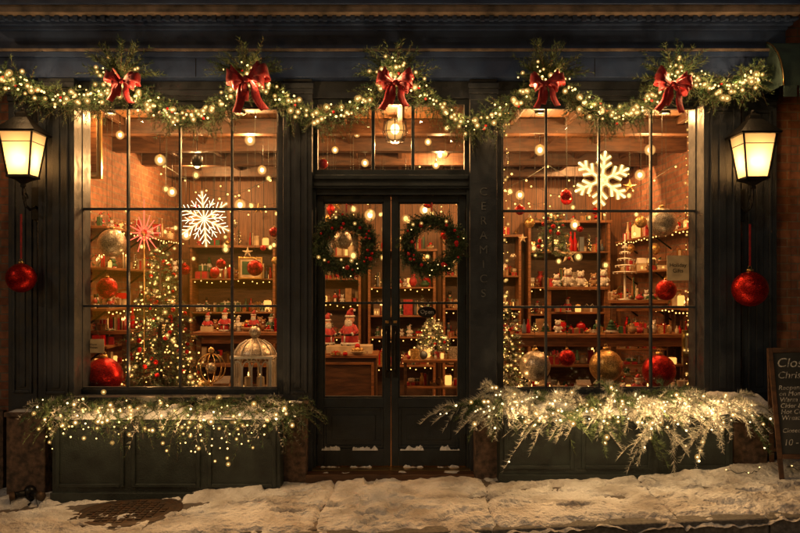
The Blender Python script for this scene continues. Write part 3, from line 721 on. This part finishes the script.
gdc=MB(); goods(gdc,X(322,1.85),X(372,1.85),1.92,Z(355,1.9)+.001,.06,dens=1.0); gdc.build('counter_goods',e)
a,b=404,460
m=MB(); zt_=Z(360,1.4)
for x in (X(a,1.4),X(b,1.4)-.03):
    for y in (1.4,1.87): m.box(x,x+.03,y,y+.03,.021,zt_-.03,woodd)
m.box(X(a-1,1.4),X(b+1,1.4),1.39,1.91,zt_-.029,zt_,wood); m.box(X(a,1.4)+.01,X(b,1.4)-.01,1.41,1.89,.55,.57,wood)
gd_=MB(); goods(gd_,X(a,1.4),X(b,1.4),1.5,zt_+.001,.22,dens=1.2); goods(gd_,X(a,1.4),X(b,1.4),1.75,zt_+.001,.3,dens=1.1); goods(gd_,X(a,1.4),X(b,1.4),1.6,.571,.22,dens=1.1)
e2=empty('gift_table'); m.build('table',e2,bevel=.003); gd_.build('goods',e2)
def santa_obj(px,base,y,h,ang=0):
    m=MB(); santa(m,0,0,0,h); o=m.build('santa_figurine'); c=o.location.copy()
    o.rotation_euler=(0,0,ang); o.location=Matrix.Rotation(ang,4,'Z')@c+Vector((X(px,y),y,base)); return o
santa_obj(350,Z(346,2.0)+.001,2.12,.42,-.6); santa_obj(327,Z(346,2.0)+.001,2.2,.36,.7)
m=MB(); m.lathe((0,0,0),[(.001,-.006),(.075,-.006),(.08,0),(.075,.006),(.001,.006)],28,black,sx=1,sy=.62)
o=m.build('oval_door_sign'); o.rotation_euler=(math.pi/2,0,0); o.location=(X(427,.1),.12,Z(312,.1))
text('sign_text','Open',.05,(0,0,.008),(0,0,0),chalk,o)
def displantern(px,base,y,w,h):
    e=empty('decorative_lantern'); m=MB(); x=X(px,y); b=w/2
    m.box(x-b,x+b,y-b,y+b,base,base+.04,white)
    for sx in (-1,1):
        for sy in (-1,1): m.box(x+sx*b*.9-.014,x+sx*b*.9+.014,y+sy*b*.9-.014,y+sy*b*.9+.014,base+.041,base+h*.68,white)
    m.box(x-b*1.02,x+b*1.02,y-b*1.02,y+b*1.02,base+h*.68+.001,base+h*.72,white)
    for sy in (-1,1):
        for k in range(4):
            xx=x-b*.9+b*1.8*(k+.5)/4; ww=b*.21
            pts=[(xx-ww,y+sy*b*.88,base+.05)]+[(xx-ww*math.cos(a),y+sy*b*.88,base+h*.5+ww*2*math.sin(a)) for a in np.linspace(0,math.pi,9)]+[(xx+ww,y+sy*b*.88,base+.05)]
            m.tube(pts,.006,5,white)
    for sx in (-1,1):
        for k in range(4):
            yy=y-b*.9+b*1.8*(k+.5)/4; ww=b*.21
            pts=[(x+sx*b*.88,yy-ww,base+.05)]+[(x+sx*b*.88,yy-ww*math.cos(a),base+h*.5+ww*2*math.sin(a)) for a in np.linspace(0,math.pi,9)]+[(x+sx*b*.88,yy+ww,base+.05)]
            m.tube(pts,.006,5,white)
    m.lathe((x,y,base+h*.72),[(b*1.02,.001),(b*.98,.03),(b*.75,.09),(b*.4,.13),(b*.15,.15),(.015,.17)],20,silverg)
    for k in range(12):
        a=k*math.pi/6; m.tube([(x+rr_*b*math.cos(a),y+rr_*b*math.sin(a),base+h*.72+zz_) for rr_,zz_ in ((1.03,.004),(.99,.034),(.76,.094),(.41,.134))],.005,4,white)
    m.sph((x,y,base+h*.72+.205),.055,silverg,14)
    for dx in (-.06,.05): m.lathe((x+dx,y,base+.041),[(.035,0),(.035,.16),(.03,.165)],12,cream); m.lathe((x+dx,y,base+.21),[(.001,0),(.008,.012),(.001,.04)],6,flame)
    m.build('body',e,bevel=.002)
displantern(255,PZ,.42,.37,.56)
m=MB(); y=.4; c=(X(211,y),y,Z(368,y))
for k in range(6):
    a=k*math.pi/6; m.tube([(c[0]+.13*math.cos(t)*math.cos(a),c[1]+.13*math.cos(t)*math.sin(a),c[2]+.13*math.sin(t)) for t in np.linspace(0,2*math.pi,25)],.0035,5,gold)
m.lathe((c[0],c[1],PZ),[(.09,0),(.09,.012),(.012,.03),(.012,c[2]-.13-PZ)],16,gold); m.sph(c,.05,silverg,12)
m.sph((c[0],c[1],c[2]+.16),.03,goldg,10); m.build('wire_globe_ornament')
pg=MB()
goods(pg,X(84,.5),X(130,.5),.55,PZ,.16); goods(pg,X(185,.8),X(232,.8),.85,PZ,.26); goods(pg,X(84,.9),X(225,.9),1.0,PZ,.28); goods(pg,X(188,.4),X(228,.4),.36,PZ,.10)
pg.build('display_goods')
pg=MB()
goods(pg,X(530,.7),X(690,.7),.75,PZ,.14); goods(pg,X(525,.95),X(690,.95),1.0,PZ,.24); goods(pg,X(520,.5),X(690,.5),.5,PZ,.08)
pg.build('display_goods')
ho=MB()
for k in range(46):
    y=random.uniform(.9,3.8); x=random.uniform(-2.9,2.9); z=random.uniform(1.75,2.8); r=random.choice((.03,.04,.05,.07))
    if abs(x)<.4 and y<2: continue
    ho.tube([(x,y,3.26),(x,y,z)],.001,3,wire,cap=False); kk=random.random()
    if kk<.6: ho.sph((x,y,z-r),r,random.choice((redg,goldg,silverg,reds,redg)),14)
    elif kk<.8:
        pts=[(x+(r*1.6 if j%2==0 else r*.6)*math.sin(j*math.pi/5),y,z-r*1.6+(r*1.6 if j%2==0 else r*.6)*math.cos(j*math.pi/5)) for j in range(10)]
        ho.add([(x,y-.02,z-r*1.6),(x,y+.02,z-r*1.6)]+pts,[(0,2+j,2+(j+1)%10) for j in range(10)]+[(1,2+(j+1)%10,2+j) for j in range(10)],random.choice((goldg,cream,brownp)))
    else: ho.lathe((x,y,z-r*2.4),[(.002,0),(r*.5,r*.8),(r*.7,r*1.5),(r*.3,r*2.2),(.004,r*2.4)],12,random.choice((goldg,redg,silverg)))
ho.build('hanging_ornaments')
def card(px,py,w,h,y,txt,m_=cream,top=None):
    m=MB(); x,z=X(px,y),Z(py,y); m.box(x-w/2,x+w/2,y,y+.006,z-h/2,z+h/2,m_)
    if top: m.tube([(x-w*.35,y+.003,z+h/2),(x,y+.003,Z(top,y)),(x+w*.35,y+.003,z+h/2)],.0015,4,wire)
    o=m.build('hanging_sign'); zo=o.location.z-z
    text('lettering',txt,h*.22,(0,-.0055,-zo),(math.pi/2,0,0),black,o,ext=.0006)
card(93,346,.19,.12,.2,'Warm\nWishes',cream,320); card(678,268,.19,.22,.2,'Holiday\nGifts',cream,245)
card(152,402,.26,.07,-.20,'Merry Christmas',white)

# ------------------------------------------------------------------ interior lamps
def pendant(px,py,y,pw,r=.035,cage=False):
    e=empty('pendant_lamp'); m=MB(); c=(X(px,y),y,Z(py,y))
    m.tube([(c[0],y,c[2]+r*1.6),(c[0],y,3.26)],.004,5,black); m.lathe((c[0],y,c[2]+r*.8),[(r*.5,0),(r*.5,r),(r*.2,r*1.2)],10,gold)
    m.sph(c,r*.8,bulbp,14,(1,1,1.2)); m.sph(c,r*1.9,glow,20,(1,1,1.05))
    if cage:
        for k in range(8):
            a=k*math.pi/4; m.tube([(c[0]+q*r*math.cos(a),y+q*r*math.sin(a),c[2]+zz*r) for q,zz in ((.5,1.9),(1.9,1.3),(2.2,-.6),(1.5,-2.2),(.3,-2.5))],.004,5,black)
        for q,zz in ((1.95,1.2),(2.2,-.6),(1.5,-2.2)): m.tube([(c[0]+q*r*math.cos(t),y+q*r*math.sin(t),c[2]+zz*r) for t in np.linspace(0,6.2832,25)],.004,5,black)
    m.build('fitting',e)
    if pw: point('lamp_light',(c[0],y,c[2]-r*3.0),pw*3.6,e,radius=.03)
pendant(395,129,1.0,18,.055,True)
for a in ((160,160,1.2,18,.03),(250,140,1.3,16,.03),(120,135,.9,0,.022),(197,160,3.2,26,.035),(240,205,3.6,0,.04),(540,150,1.2,18,.03),(650,150,1.3,18,.03),(590,150,3.3,26,.035),(690,190,2.6,14,.04),(350,150,3.2,22,.035),(440,155,2.8,20,.035),(425,210,3.7,0,.04),(370,215,3.5,0,.04),(110,190,2.6,14,.035),(172,192,2.4,0,.03),(186,235,3.4,0,.035),(262,170,2.9,0,.03),(520,195,2.8,0,.03),(640,175,3.0,0,.035),(575,225,3.6,0,.035),(335,150,1.6,0,.02),(357,134,1.2,0,.018),(332,128,2.4,0,.025),(428,142,1.5,0,.02),(447,128,1.1,0,.018),(436,165,2.6,0,.025),(365,163,2.6,0,.025),(408,160,3.2,0,.025)): pendant(*a)
st=MB()
for k in range(4):
    y=(1.3,2.2,3.1,4.0)[k]; z=random.uniform(2.8,3.0); x0=random.uniform(-3.1,-2.2); x1=random.uniform(2.2,3.1); n=24
    pts=[]
    for i in range(n+1):
        t=i/n; s_=abs(math.sin(t*math.pi*4)); pts.append((x0+(x1-x0)*t,y,z-.28*s_))
    st.tube(pts,.002,3,wire,cap=False)
    for p in pts: dot(st,np.array(p)-np.array([0,0,.02]),random.uniform(.009,.014),bulbi)
for k in range(66):
    y=random.uniform(1.2,4.2); x=random.uniform(-3.0,3.0); z=random.uniform(1.9,2.85); r=random.uniform(.014,.026)
    st.tube([(x,y,3.26),(x,y,z)],.0015,3,wire,cap=False); st.sph((x,y,z-.02),r,bulbi,10,(1,1,1.2)); st.sph((x,y,z-.02),r*2,bulb_halo,14)
st.build('string_lights')
cu=MB()
def curtain(pa,pb,y,n,step,z1=Z(104),z0=PZ+.1,dens=1):
    for i in range(n):
        px=random.uniform(pa,pb); x=X(px,y); z=z1; pts=[]
        while z>z0:
            xx=x+random.uniform(-.02,.02); pts.append((xx,y+random.uniform(-.01,.01),z))
            if random.random()<dens: dot(cu,pts[-1],.0046,bulbi,cap=.3)
            z-=step*random.uniform(.7,1.3)
        cu.tube(pts,.0009,3,wire,cap=False)
curtain(79,94,.25,4,.11); curtain(686,698,.25,4,.11); curtain(503,512,.35,3,.13)
cu.build('fairy_light_curtain')
sp=empty('display_spotlights'); m=MB()
for px in (110,175,240,540,600,665):
    y=.42; c=(X(px,y),y,3.17); m.lathe(c,[(.03,.1),(.045,.06),(.05,-.01),(.045,-.01),(.04,.03)],14,black)
    point('spot',(c[0],y,c[2]-.03),23,sp,radius=.025)
m.build('housings',sp)
m=MB()
c=(X(197,.6),.6,Z(160,.6)); m.tube([(c[0],.6,3.26),(c[0],.6,c[2]+.05)],.004,5,black); m.lathe(c,[(.02,.06),(.05,.03),(.055,-.03),(.03,-.06)],12,black); m.sph((c[0],.6,c[2]-.05),.028,bulbp,10); m.build('pendant_lamp')

# ------------------------------------------------------------------ wall lanterns
def walllantern(px,top,y=-.30,s=.88):
    e=empty('wall_lantern'); m=MB(); x=X(px,y); q=1/F*(D+y)*s
    zt=Z(top,y); rt=math.sqrt(2)
    zr=zt-30*q; zgb=zr-48*q
    m.lathe((x,y,zr),[(22*q*rt,0),(23*q*rt,2*q),(14*q*rt,11*q),(8*q*rt,18*q),(6*q*rt,19*q),(6*q*rt,23*q),(2*q,27*q)],4,black,False,math.pi/4)
    m.sph((x,y,zt-2*q),2.6*q,black,10)
    a,b=18.5*q,12*q
    for sx in (-1,1):
        for sy in (-1,1): m.tube([(x+sx*a,y+sy*a,zr),(x+sx*b,y+sy*b,zgb)],1.3*q,4,black)
    m.lathe((x,y,zgb),[(b*rt+1.5*q,1*q),(b*rt+2*q,-1.5*q),(b*rt*.6,-4*q),(3*q,-8*q),(3.4*q,-11*q),(1*q,-13*q)],4,black,False,math.pi/4)
    f=.22; r_=(a+(b-a)*f)
    for sx,sy in ((1,0),(-1,0),(0,1),(0,-1)):
        zz=zr-48*q*f
        if sx: m.box(x+sx*r_-.003,x+sx*r_+.003,y-r_,y+r_,zz-.003,zz+.003,black)
        else: m.box(x-r_,x+r_,y+sy*r_-.003,y+sy*r_+.003,zz-.003,zz+.003,black)
    zb=zgb-12*q
    m.tube([(x,y,zb+2*q),(x,y,zb-8*q),(x,y+.04,zb-20*q),(x,y+.12,zb-24*q),(x,-.055,zb-18*q)],[.012,.011,.011,.011,.012],8,black)
    m.tube([(x,y+.03+.05*math.cos(t)*(1-t/9),zb-12*q+.05*math.sin(t)*(1-t/9)) for t in np.linspace(0,7,22)],.006,6,black)
    m.box(x-.035,x+.035,-.078,-.052,zb-34*q,zb+4*q,black)
    m.tube([(x,y+a,zr+4*q),(x,-.06,zr-4*q)],.007,6,black)
    m.build('frame',e)
    gl=MB()
    for k in range(4):
        s0=[(-1,-1),(1,-1),(1,1),(-1,1)][k]; s1=[(1,-1),(1,1),(-1,1),(-1,-1)][k]; ai,bi=a-.003,b-.003
        gl.add([(x+s0[0]*bi,y+s0[1]*bi,zgb),(x+s1[0]*bi,y+s1[1]*bi,zgb),(x+s1[0]*ai,y+s1[1]*ai,zr),(x+s0[0]*ai,y+s0[1]*ai,zr)],[(0,1,2,3)],lglass)
    gl.build('panes',e)
    bb=MB(); bb.lathe((x,y,zgb+4*q),[(2*q,0),(2*q,10*q),(1.5*q,11*q)],10,cream); bb.sph((x,y,zgb+20*q),3.0*q,bulbp,12,(1,1,1.3)); bb.build('bulb',e)
    point('lantern_light',(x,y,zgb+20*q),13,e,col=(1,.58,.25),radius=4.5*q)
walllantern(23,108); walllantern(753,110)

# ------------------------------------------------------------------ snow helper
def snowpatch(mb,x0,x1,y0,y1,zf,h,step=.02,fr=3.0,seed=0,edge=.08,thr=0.0):
    nx=max(3,int((x1-x0)/step)); ny=max(3,int((y1-y0)/step)); vs=[];fs=[]
    for j in range(ny+1):
        for i in range(nx+1):
            x=x0+(x1-x0)*i/nx; y=y0+(y1-y0)*j/ny
            n=noise.fractal((x*fr+seed,y*fr,seed*1.7),1,2,4)
            ed=min(1,min(x-x0,x1-x,y-y0,y1-y)/edge); ed=math.sqrt(max(ed,0))
            hh=h*(.7+.6*n-thr)*ed-.004-(1-ed)*.01
            vs.append((x,y,zf(x,y)+hh))
    for j in range(ny):
        for i in range(nx): k=j*(nx+1)+i; fs.append((k,k+1,k+nx+2,k+nx+1))
    mb.add(vs,fs,snow,True)

# ------------------------------------------------------------------ planters
def planter(pa,pb,pt,name):
    yf,yb=-.44,-.165; x0,x1=X(pa,yf),X(pb,yf); zt=Z(pt,yf); m=MB()
    m.box(x0,x1,yf,yb,-.3,zt-.03,greenp); m.box(x0-.015,x1+.015,yf-.02,yb+.002,zt-.029,zt,greenp)
    n=3; w=(x1-x0)/n; zb=g((x0+x1)/2)+.09
    for i in range(n): m.frame(x0+i*w+.03,x0+(i+1)*w-.03,zb,zt-.06,yf-.014,yf+.001,.03,greenp)
    m.box(x0-.01,x1+.01,yf-.018,yf+.001,-.25,zb-.04,greenp)
    m.build(name,bevel=.005); return x0,x1,yf,yb,zt
a=planter(52,280,417,'window_planter')
e=empty('planter_greenery'); m=MB(); l=MB()
for i in range(1150):
    x=random.uniform(a[0]-.12,a[1]+.18); cl=.5+.5*math.sin(x*7.3)*math.sin(x*3.1+1)
    if random.random()>.45+.55*cl: continue
    p=np.array([x,random.uniform(a[2]-.03,a[3]),a[4]+random.uniform(-.03,.11)])
    d=np.array([R.normal()*.9,-.65+R.normal()*.5,.18+R.normal()*.5])
    sprig(m,p,d,random.uniform(.08,.25),.045,34,random.choice((needle,needle2,needle2,needle2,frost)),w=.0024,droop=.7)
m.build('fir_sprigs',e)
for i in range(160):
    x=random.uniform(a[0]-.08,a[1]+.12); dot(l,(x,random.uniform(a[2]-.20,a[3]-.05),a[4]+random.gauss(.02,.06)),random.uniform(.005,.0105),bulbw if random.random()<.4 else bulb,cap=.5)
x=a[0]
while x<a[1]:
    L=random.choice((.08,.14,.22,.32,.18,.26)); z=a[4]-.01; pts=[(x,a[2]-.03,z)]; xx=x
    while z>a[4]-L:
        z-=random.uniform(.045,.08); xx=x+random.uniform(-.025,.025); pts.append((xx,a[2]-.032-random.uniform(0,.03),z)); dot(l,pts[-1],random.uniform(.0045,.008),bulb,cap=.5)
    l.tube(pts,.0012,3,wire,cap=False); x+=random.uniform(.04,.15)
l.build('icicle_lights',e)
for k in range(10):
    xx=a[0]+(a[1]-a[0])*(k+.5)/10+random.uniform(-.05,.05); point('planter_glow',(xx,a[2]-.24,a[4]+.03),1.6,e,radius=.010,col=(1,.58,.24))
s=MB(); snowpatch(s,a[0]-.02,a[1]+.03,a[2]-.03,a[3],lambda x,y:a[4],.085,seed=3.1,edge=.05,fr=6,thr=.15)
s.build('snow_cover',e)
b=planter(500,733,415,'window_planter')
e=empty('frosted_pine_branches'); m=MB(); l=MB()
for i in range(92):
    x=random.uniform(b[0]-.08,b[1]+.02); p=np.array([x,random.uniform(b[2]+.02,b[3]),b[4]+random.uniform(0,.14)])
    d=unit(np.array([R.normal()*1.1+ (.45 if x>1.8 else -.15),-.75,random.uniform(-.15,.75)])); L=random.uniform(.2,.56)
    if x>1.8 and random.random()<.4: L*=1.2
    mm=random.choice((frost,frost,needle2,frost))
    at=sprig(m,p,d,L,.068,190,mm,w=.0025,droop=random.uniform(.2,.9),spread=.6)
    for k in range(4):
        q=at(np.array([random.uniform(.2,.8)]))[0]; sprig(m,q,d+R.normal(size=3)*.5,L*.5,.058,80,mm,w=.0025,droop=.6,spread=.6)
    for k in range(3):
        q=at(np.array([random.uniform(.25,1.0)]))[0]; dot(l,q+np.array([R.normal()*.02,-.02,.02]),random.uniform(.006,.010),bulbw,cap=.45)
m.build('branches',e); 
pts=[]
for i in range(60):
    t=i/59; xx=b[0]+(b[1]-b[0])*t; pts.append((xx,b[2]-.08+.04*math.sin(i),b[4]+.04+.06*math.sin(i*1.7)+random.uniform(-.04,.04)))
l.tube(pts,.0014,3,wire,cap=False)
for p in pts: dot(l,p,.007,bulbw,cap=.5)
l.build('fairy_lights',e)
for k in range(10):
    xx=b[0]+(b[1]-b[0])*(k+.5)/10; point('branch_glow',(xx,b[2]-.20-random.uniform(0,.12),b[4]+.06+random.uniform(-.06,.06)),2.4,e,col=(1,.60,.25),radius=.010)
s=MB(); snowpatch(s,b[0],X(765,-.3),b[2]-.02,b[3],lambda x,y:b[4]+max(0,(x-2.35))*.10,.10,seed=9.1,edge=.06)
snowpatch(s,X(690,-.35),X(766,-.35),-.47,-.12,lambda x,y:b[4]+.03,.17,seed=4.1,edge=.12,fr=3)
s.build('snow_cover',e)
s=MB()
snowpatch(s,X(6,-.26),X(45,-.26),-.28,-.14,lambda x,y:Z(412,-.26),.035,seed=1)
snowpatch(s,X(283,-.24),X(306,-.24),-.26,-.11,lambda x,y:Z(403,-.24),.03,seed=2,thr=.2)
snowpatch(s,X(475,-.24),X(499,-.24),-.26,-.11,lambda x,y:Z(407,-.24),.05,seed=5)
for k,(pa,pb) in enumerate(((321,340),(352,378),(400,424),(440,460))):
    snowpatch(s,X(pa),X(pb),.010,.052,lambda x,y:.075+.15,.055,step=.004,edge=.03,seed=6+k,thr=.35,fr=26)
    snowpatch(s,X(pa-3),X(pb),-.005,.032,lambda x,y:.070,.05,step=.005,edge=.03,seed=16+k,thr=.35,fr=17)
snowpatch(s,X(308,-.2),X(472,-.2),-.24,-.02,lambda x,y:.062,.014,seed=8,thr=.5,step=.012,fr=7)
s.build('ledge_snow')

# ------------------------------------------------------------------ ground
rd=MB(); rd.add([(-80,-60,g(-80)-.15),(80,-60,g(80)-.15),(80,60,g(80)-.15),(-80,60,g(-80)-.15)],[(0,1,2,3)],asphalt); rd.build('road')
pv=MB(); KY=-1.56
x=-31.75
while x<30:
    for y0,y1 in ((-.82,.0),(KY+.16,-.828)):
        pv.box(x+.005,x+1.195,y0,y1,-.12,random.uniform(-.003,.003),concrete,slope=SL)
    x+=1.2
pv.box(-32,32,KY+.15,.0,-.13,-.015,asphalt,slope=SL)
pv.build('pavement',bevel=.004)
kb=MB(); x=-30
while x<30: kb.box(x+.004,x+1.796,KY,KY+.148,-.3,.002,granite,slope=SL); x+=1.8
kb.build('kerb',bevel=.015)
mhx,mhy=X(128,-.78),-.78
JX=[-.55+1.2*k for k in range(-8,9)]
def snowh(x,y):
    n1=noise.fractal((x*.9,y*1.6,2.2),1,2,5); n2=noise.fractal((x*6,y*6,7.7),1,2,4); n3=noise.noise((x*22,y*22,1))
    h=.026+.024*n1+.022*n2+.009*n3
    dj=min(abs(x+.03*math.sin(y*4)+.02*noise.noise((x*3,y*6,9))-j) for j in JX); h-=.040*math.exp(-(dj/.013)**2)*(.8+.5*noise.noise((x,y*5,3)))
    h-=.030*math.exp(-((y+.824+.02*math.sin(x*3))/.012)**2)*(.4+1.0*noise.noise((x*2,1,3)))
    h+=.055*math.exp(-((y+.42)/.10)**2)*(1 if abs(x+.08)>1.0 else .25)*(.6+.7*n1)
    dm=math.hypot((x-mhx)/.50,(y-mhy)/.42); h-=.05*math.exp(-dm**4)
    tr=math.exp(-((y+.62-.10*math.sin(x*2))/.13)**2)*(1 if x<-1.6 else max(0,1-(x+1.6)*3)); h-=.024*tr
    ke=(y-(KY+.02))/.16; ke+=.5*n2
    if ke<1: h-=.035*(1-max(ke,-1))
    return h
fps=[]
for k in range(16):
    fps.append((-2.2+.34*k+random.uniform(-.05,.05),-1.05+(.08 if k%2 else -.08)+.12*math.sin(k*.6),.05+random.uniform(-.2,.2)))
for k in range(4): fps.append((-.15+(.1 if k%2 else -.1),-.35-.25*k,1.5))
for k in range(7): fps.append((.7+.3*k,-.68+(.07 if k%2 else -.07),.2))
for k in range(14): fps.append((random.uniform(-1.6,2.6),random.uniform(-1.3,-.4),random.uniform(-1.5,1.5)))
def foot(x,y):
    r=0
    for fx,fy,an in fps:
        dx,dy=x-fx,y-fy
        if abs(dx)<.25 and abs(dy)<.25:
            u=dx*math.cos(an)+dy*math.sin(an); v=-dx*math.sin(an)+dy*math.cos(an)
            e_=((u/.13)**4+(v/(.045+.008*math.sin(u*20)))**4)
            r=max(r,math.exp(-e_)-.4*math.exp(-((e_-1.6)/.8)**2)) if e_<1.2 else (r if r>0 else r-.4*math.exp(-((e_-1.6)/.8)**2))
    return r
sn=MB(); nx,ny=820,170; xa,xb,ya,yb=-5.6,5.6,KY-.03,-.02; vs=[];fs=[]
for j in range(ny+1):
    for i in range(nx+1):
        x=xa+(xb-xa)*i/nx; y=ya+(yb-ya)*j/ny; h=snowh(x,y); h-=.028*foot(x,y)
        vs.append((x,y,g(x)+h))
for j in range(ny):
    for i in range(nx): k=j*(nx+1)+i; fs.append((k,k+1,k+nx+2,k+nx+1))
psnow=M('trodden_snow',(.80,.79,.79),(.42,.38,.35),rough=.7,ns=3.2,bs=38,bump=.9,bd=.025,lo=.40,hi=.66)
sn.add(vs,fs,psnow,True); sn.build('snow')
gs=MB(); snowpatch(gs,-5.5,5.5,KY-.55,KY-.02,lambda x,y:g(x)-.15,.05,step=.03,seed=12,thr=.55,fr=2.2); gs.build('gutter_snow')
m=MB(); z=g(mhx)
m.lathe((mhx,mhy,z),[(.40,-.02),(.40,.006),(.36,.006),(.355,.001),(.345,.001),(.34,.008),(.30,.008),(.295,.004),(.001,.004)],40,iron)
for k in range(10):
    for j in range(10):
        x_,y_=mhx-.27+.06*k,mhy-.27+.06*j
        if math.hypot(x_-mhx,y_-mhy)<.28: m.box(x_-.02,x_+.02,y_-.02,y_+.02,z,z+.011,iron)
o=m.build('manhole_cover'); o.rotation_euler=(0,-SL,0)
m=MB(); x=X(30,-.42); y=-.42; z=g(x)
m.lathe((x,y,z-.02),[(.06,0),(.06,.03),(.035,.04),(.035,.09),(.045,.10)],14,black); m.sph((x,y,z+.10),.048,black,12)
for sd in (-1,1):
    m.tube([(x,y,z+.09),(x+sd*.07,y-.04,z+.085),(x+sd*.095,y-.055,z+.08)],[.03,.026,.026],12,black)
    m.tube([(x+sd*.095,y-.055,z+.08),(x+sd*.13,y-.075,z+.074)],.036,8,iron)
    m.tube([(x+sd*.10-.02,y-.07,z+.05),(x+sd*.11,y-.10,z-.0)],.003,4,black)
m.build('fire_standpipe')

# ------------------------------------------------------------------ chalkboard
e=empty('chalkboard_sign'); e.location=(X(814,-.62),-.62,g(X(814,-.62))+.02); e.rotation_euler=(0,math.radians(-3),math.radians(-14))
H=1.0; W=.56
def place(mb,nm,tilt,bev=.003):
    o=mb.build(nm,e,bevel=bev); o.rotation_euler=(tilt,0,0); return o
for tl,nm,yy in ((-.16,'front_panel',-.17),(.16,'rear_panel',.17)):
    m=MB(); m.frame(-W/2,W/2,.16,H,-.012,.012,.035,woodd); m.box(-W/2+.036,W/2-.036,-.004,.004,.195,H-.036,chalkb)
    for sx in (-1,1): m.box(sx*W/2-(.035 if sx>0 else 0),sx*W/2+(0 if sx>0 else .035),-.012,.012,0,.159,woodd)
    o=place(m,nm,tl); o.location=(0,yy,0)
    if yy<0:
        for t_,s_,z_ in (('Closed',.10,.885),('Christmas',.075,.79),('Reopening\non Monday\nWarm Mulled\nCider & Gifts\nHot Cocoa\nWreaths',.048,.58),('Closed 24-26',.045,.37),('10 - 5',.065,.28)):
            text('chalk_text',t_,s_,(-W/2+.05,-.0055,z_),(math.pi/2,random.uniform(-.03,.03),0),chalk,o,ext=.0006,sp=.95,shear=.25,align='LEFT')
m=MB(); m.tube([(W/2-.02,-.1,.4),(W/2-.02,.1,.4)],.003,4,wire); m.build('stay',e)
m=MB(); pts=[]
for i in range(30):
    t=i/29; x=2.55+.75*t; y=-.52-.10*math.sin(t*9); pts.append((x,y,g(x)+.06+.01*math.sin(i*2)))
m.tube(pts,.003,4,wire)
for p in pts[::5]: dot(m,np.array(p)+np.array([0,0,.008]),.0055,bulb)
m.build('light_cable')

# ------------------------------------------------------------------ neighbours
nb=empty('brick_building')
m=MB(); xL=X(8)-.012
m.box(-9.5,xL,.06,6,-.8,9,brick); m.build('wall',nb)
m=MB(); m.box(-9.5,xL-.03,-.0,.059,g(-5)-.4,.55,stone); m.box(-6.2,-5.0,.02,.058,.9,2.6,black); m.frame(-6.25,-4.95,.85,2.65,-.01,.057,.07,white); m.build('base_and_window',nb,bevel=.004)
nb=empty('brick_building')
m=MB(); xR=X(777)+.012
m.box(xR,9.5,.06,6,-.5,9,brick); m.build('wall',nb)
m=MB(); m.box(xR+.02,9.5,.0,.059,-.4,.72,stone); m.box(4.1,5.4,.02,.058,.9,2.6,black); m.frame(4.05,5.45,.85,2.65,-.01,.057,.07,white)
m.build('base_and_window',nb,bevel=.004)
m=MB(); x0=X(788,-.5); x1=x0+1.5; r=.46; zc=Z(92,-.2); vs=[];fs=[]
for i in range(13):
    a_=math.pi/2*i/12
    for x in (x0,x1): vs.append((x,.05-r*math.sin(a_),zc+r*math.cos(a_)))
for i in range(12): fs.append((2*i,2*i+1,2*i+3,2*i+2))
aw=M('green_canvas',(.05,.09,.07),(.03,.05,.045),rough=.8); m.add(vs,fs,aw,True)
for x in (x0,x1): m.add([(x,.05,zc)]+[(x,.05-r*math.sin(math.pi/2*i/12),zc+r*math.cos(math.pi/2*i/12)) for i in range(13)],[tuple(range(14))],aw)
for k in range(12): m.box(x0+.125*k+.01,x0+.125*k+.115,.05-r-.003,.05-r,zc-.09,zc+.002,aw)
for x in (x0+.01,x0+.5,x0+1,x1-.01): m.tube([(x,.05-(r+.006)*math.sin(math.pi/2*i/12),zc+(r+.006)*math.cos(math.pi/2*i/12)) for i in range(13)],.007,5,gold)
m.build('barrel_awning')

# ------------------------------------------------------------------ world, sun, camera
w=bpy.data.worlds.new('World'); sc.world=w; w.use_nodes=True; nt=w.node_tree
bg=nt.nodes['Background']; sky=nt.nodes.new('ShaderNodeTexSky'); sky.sky_type='NISHITA'; sky.sun_disc=False
sky.sun_elevation=math.radians(3); sky.sun_rotation=math.radians(200)
nt.links.new(sky.outputs[0],bg.inputs[0]); bg.inputs[1].default_value=.024
sl=bpy.data.lights.new('sun','SUN'); sl.energy=.25; sl.angle=math.radians(3); sl.color=(1,.70,.42)
so=bpy.data.objects.new('sun',sl); so.rotation_euler=(math.radians(58),0,math.radians(-40)); sc.collection.objects.link(so)
cam=bpy.data.cameras.new('camera'); cam.lens=35.0; cam.sensor_width=36; cam.shift_y=20.5/800; cam.clip_end=300; cam.clip_start=.05
co=bpy.data.objects.new('camera',cam); co.location=(0,-D,EYE); co.rotation_euler=(math.pi/2,0,0); sc.collection.objects.link(co); sc.camera=co
sc.view_settings.view_transform='Standard'; sc.view_settings.look='None'; sc.view_settings.exposure=0
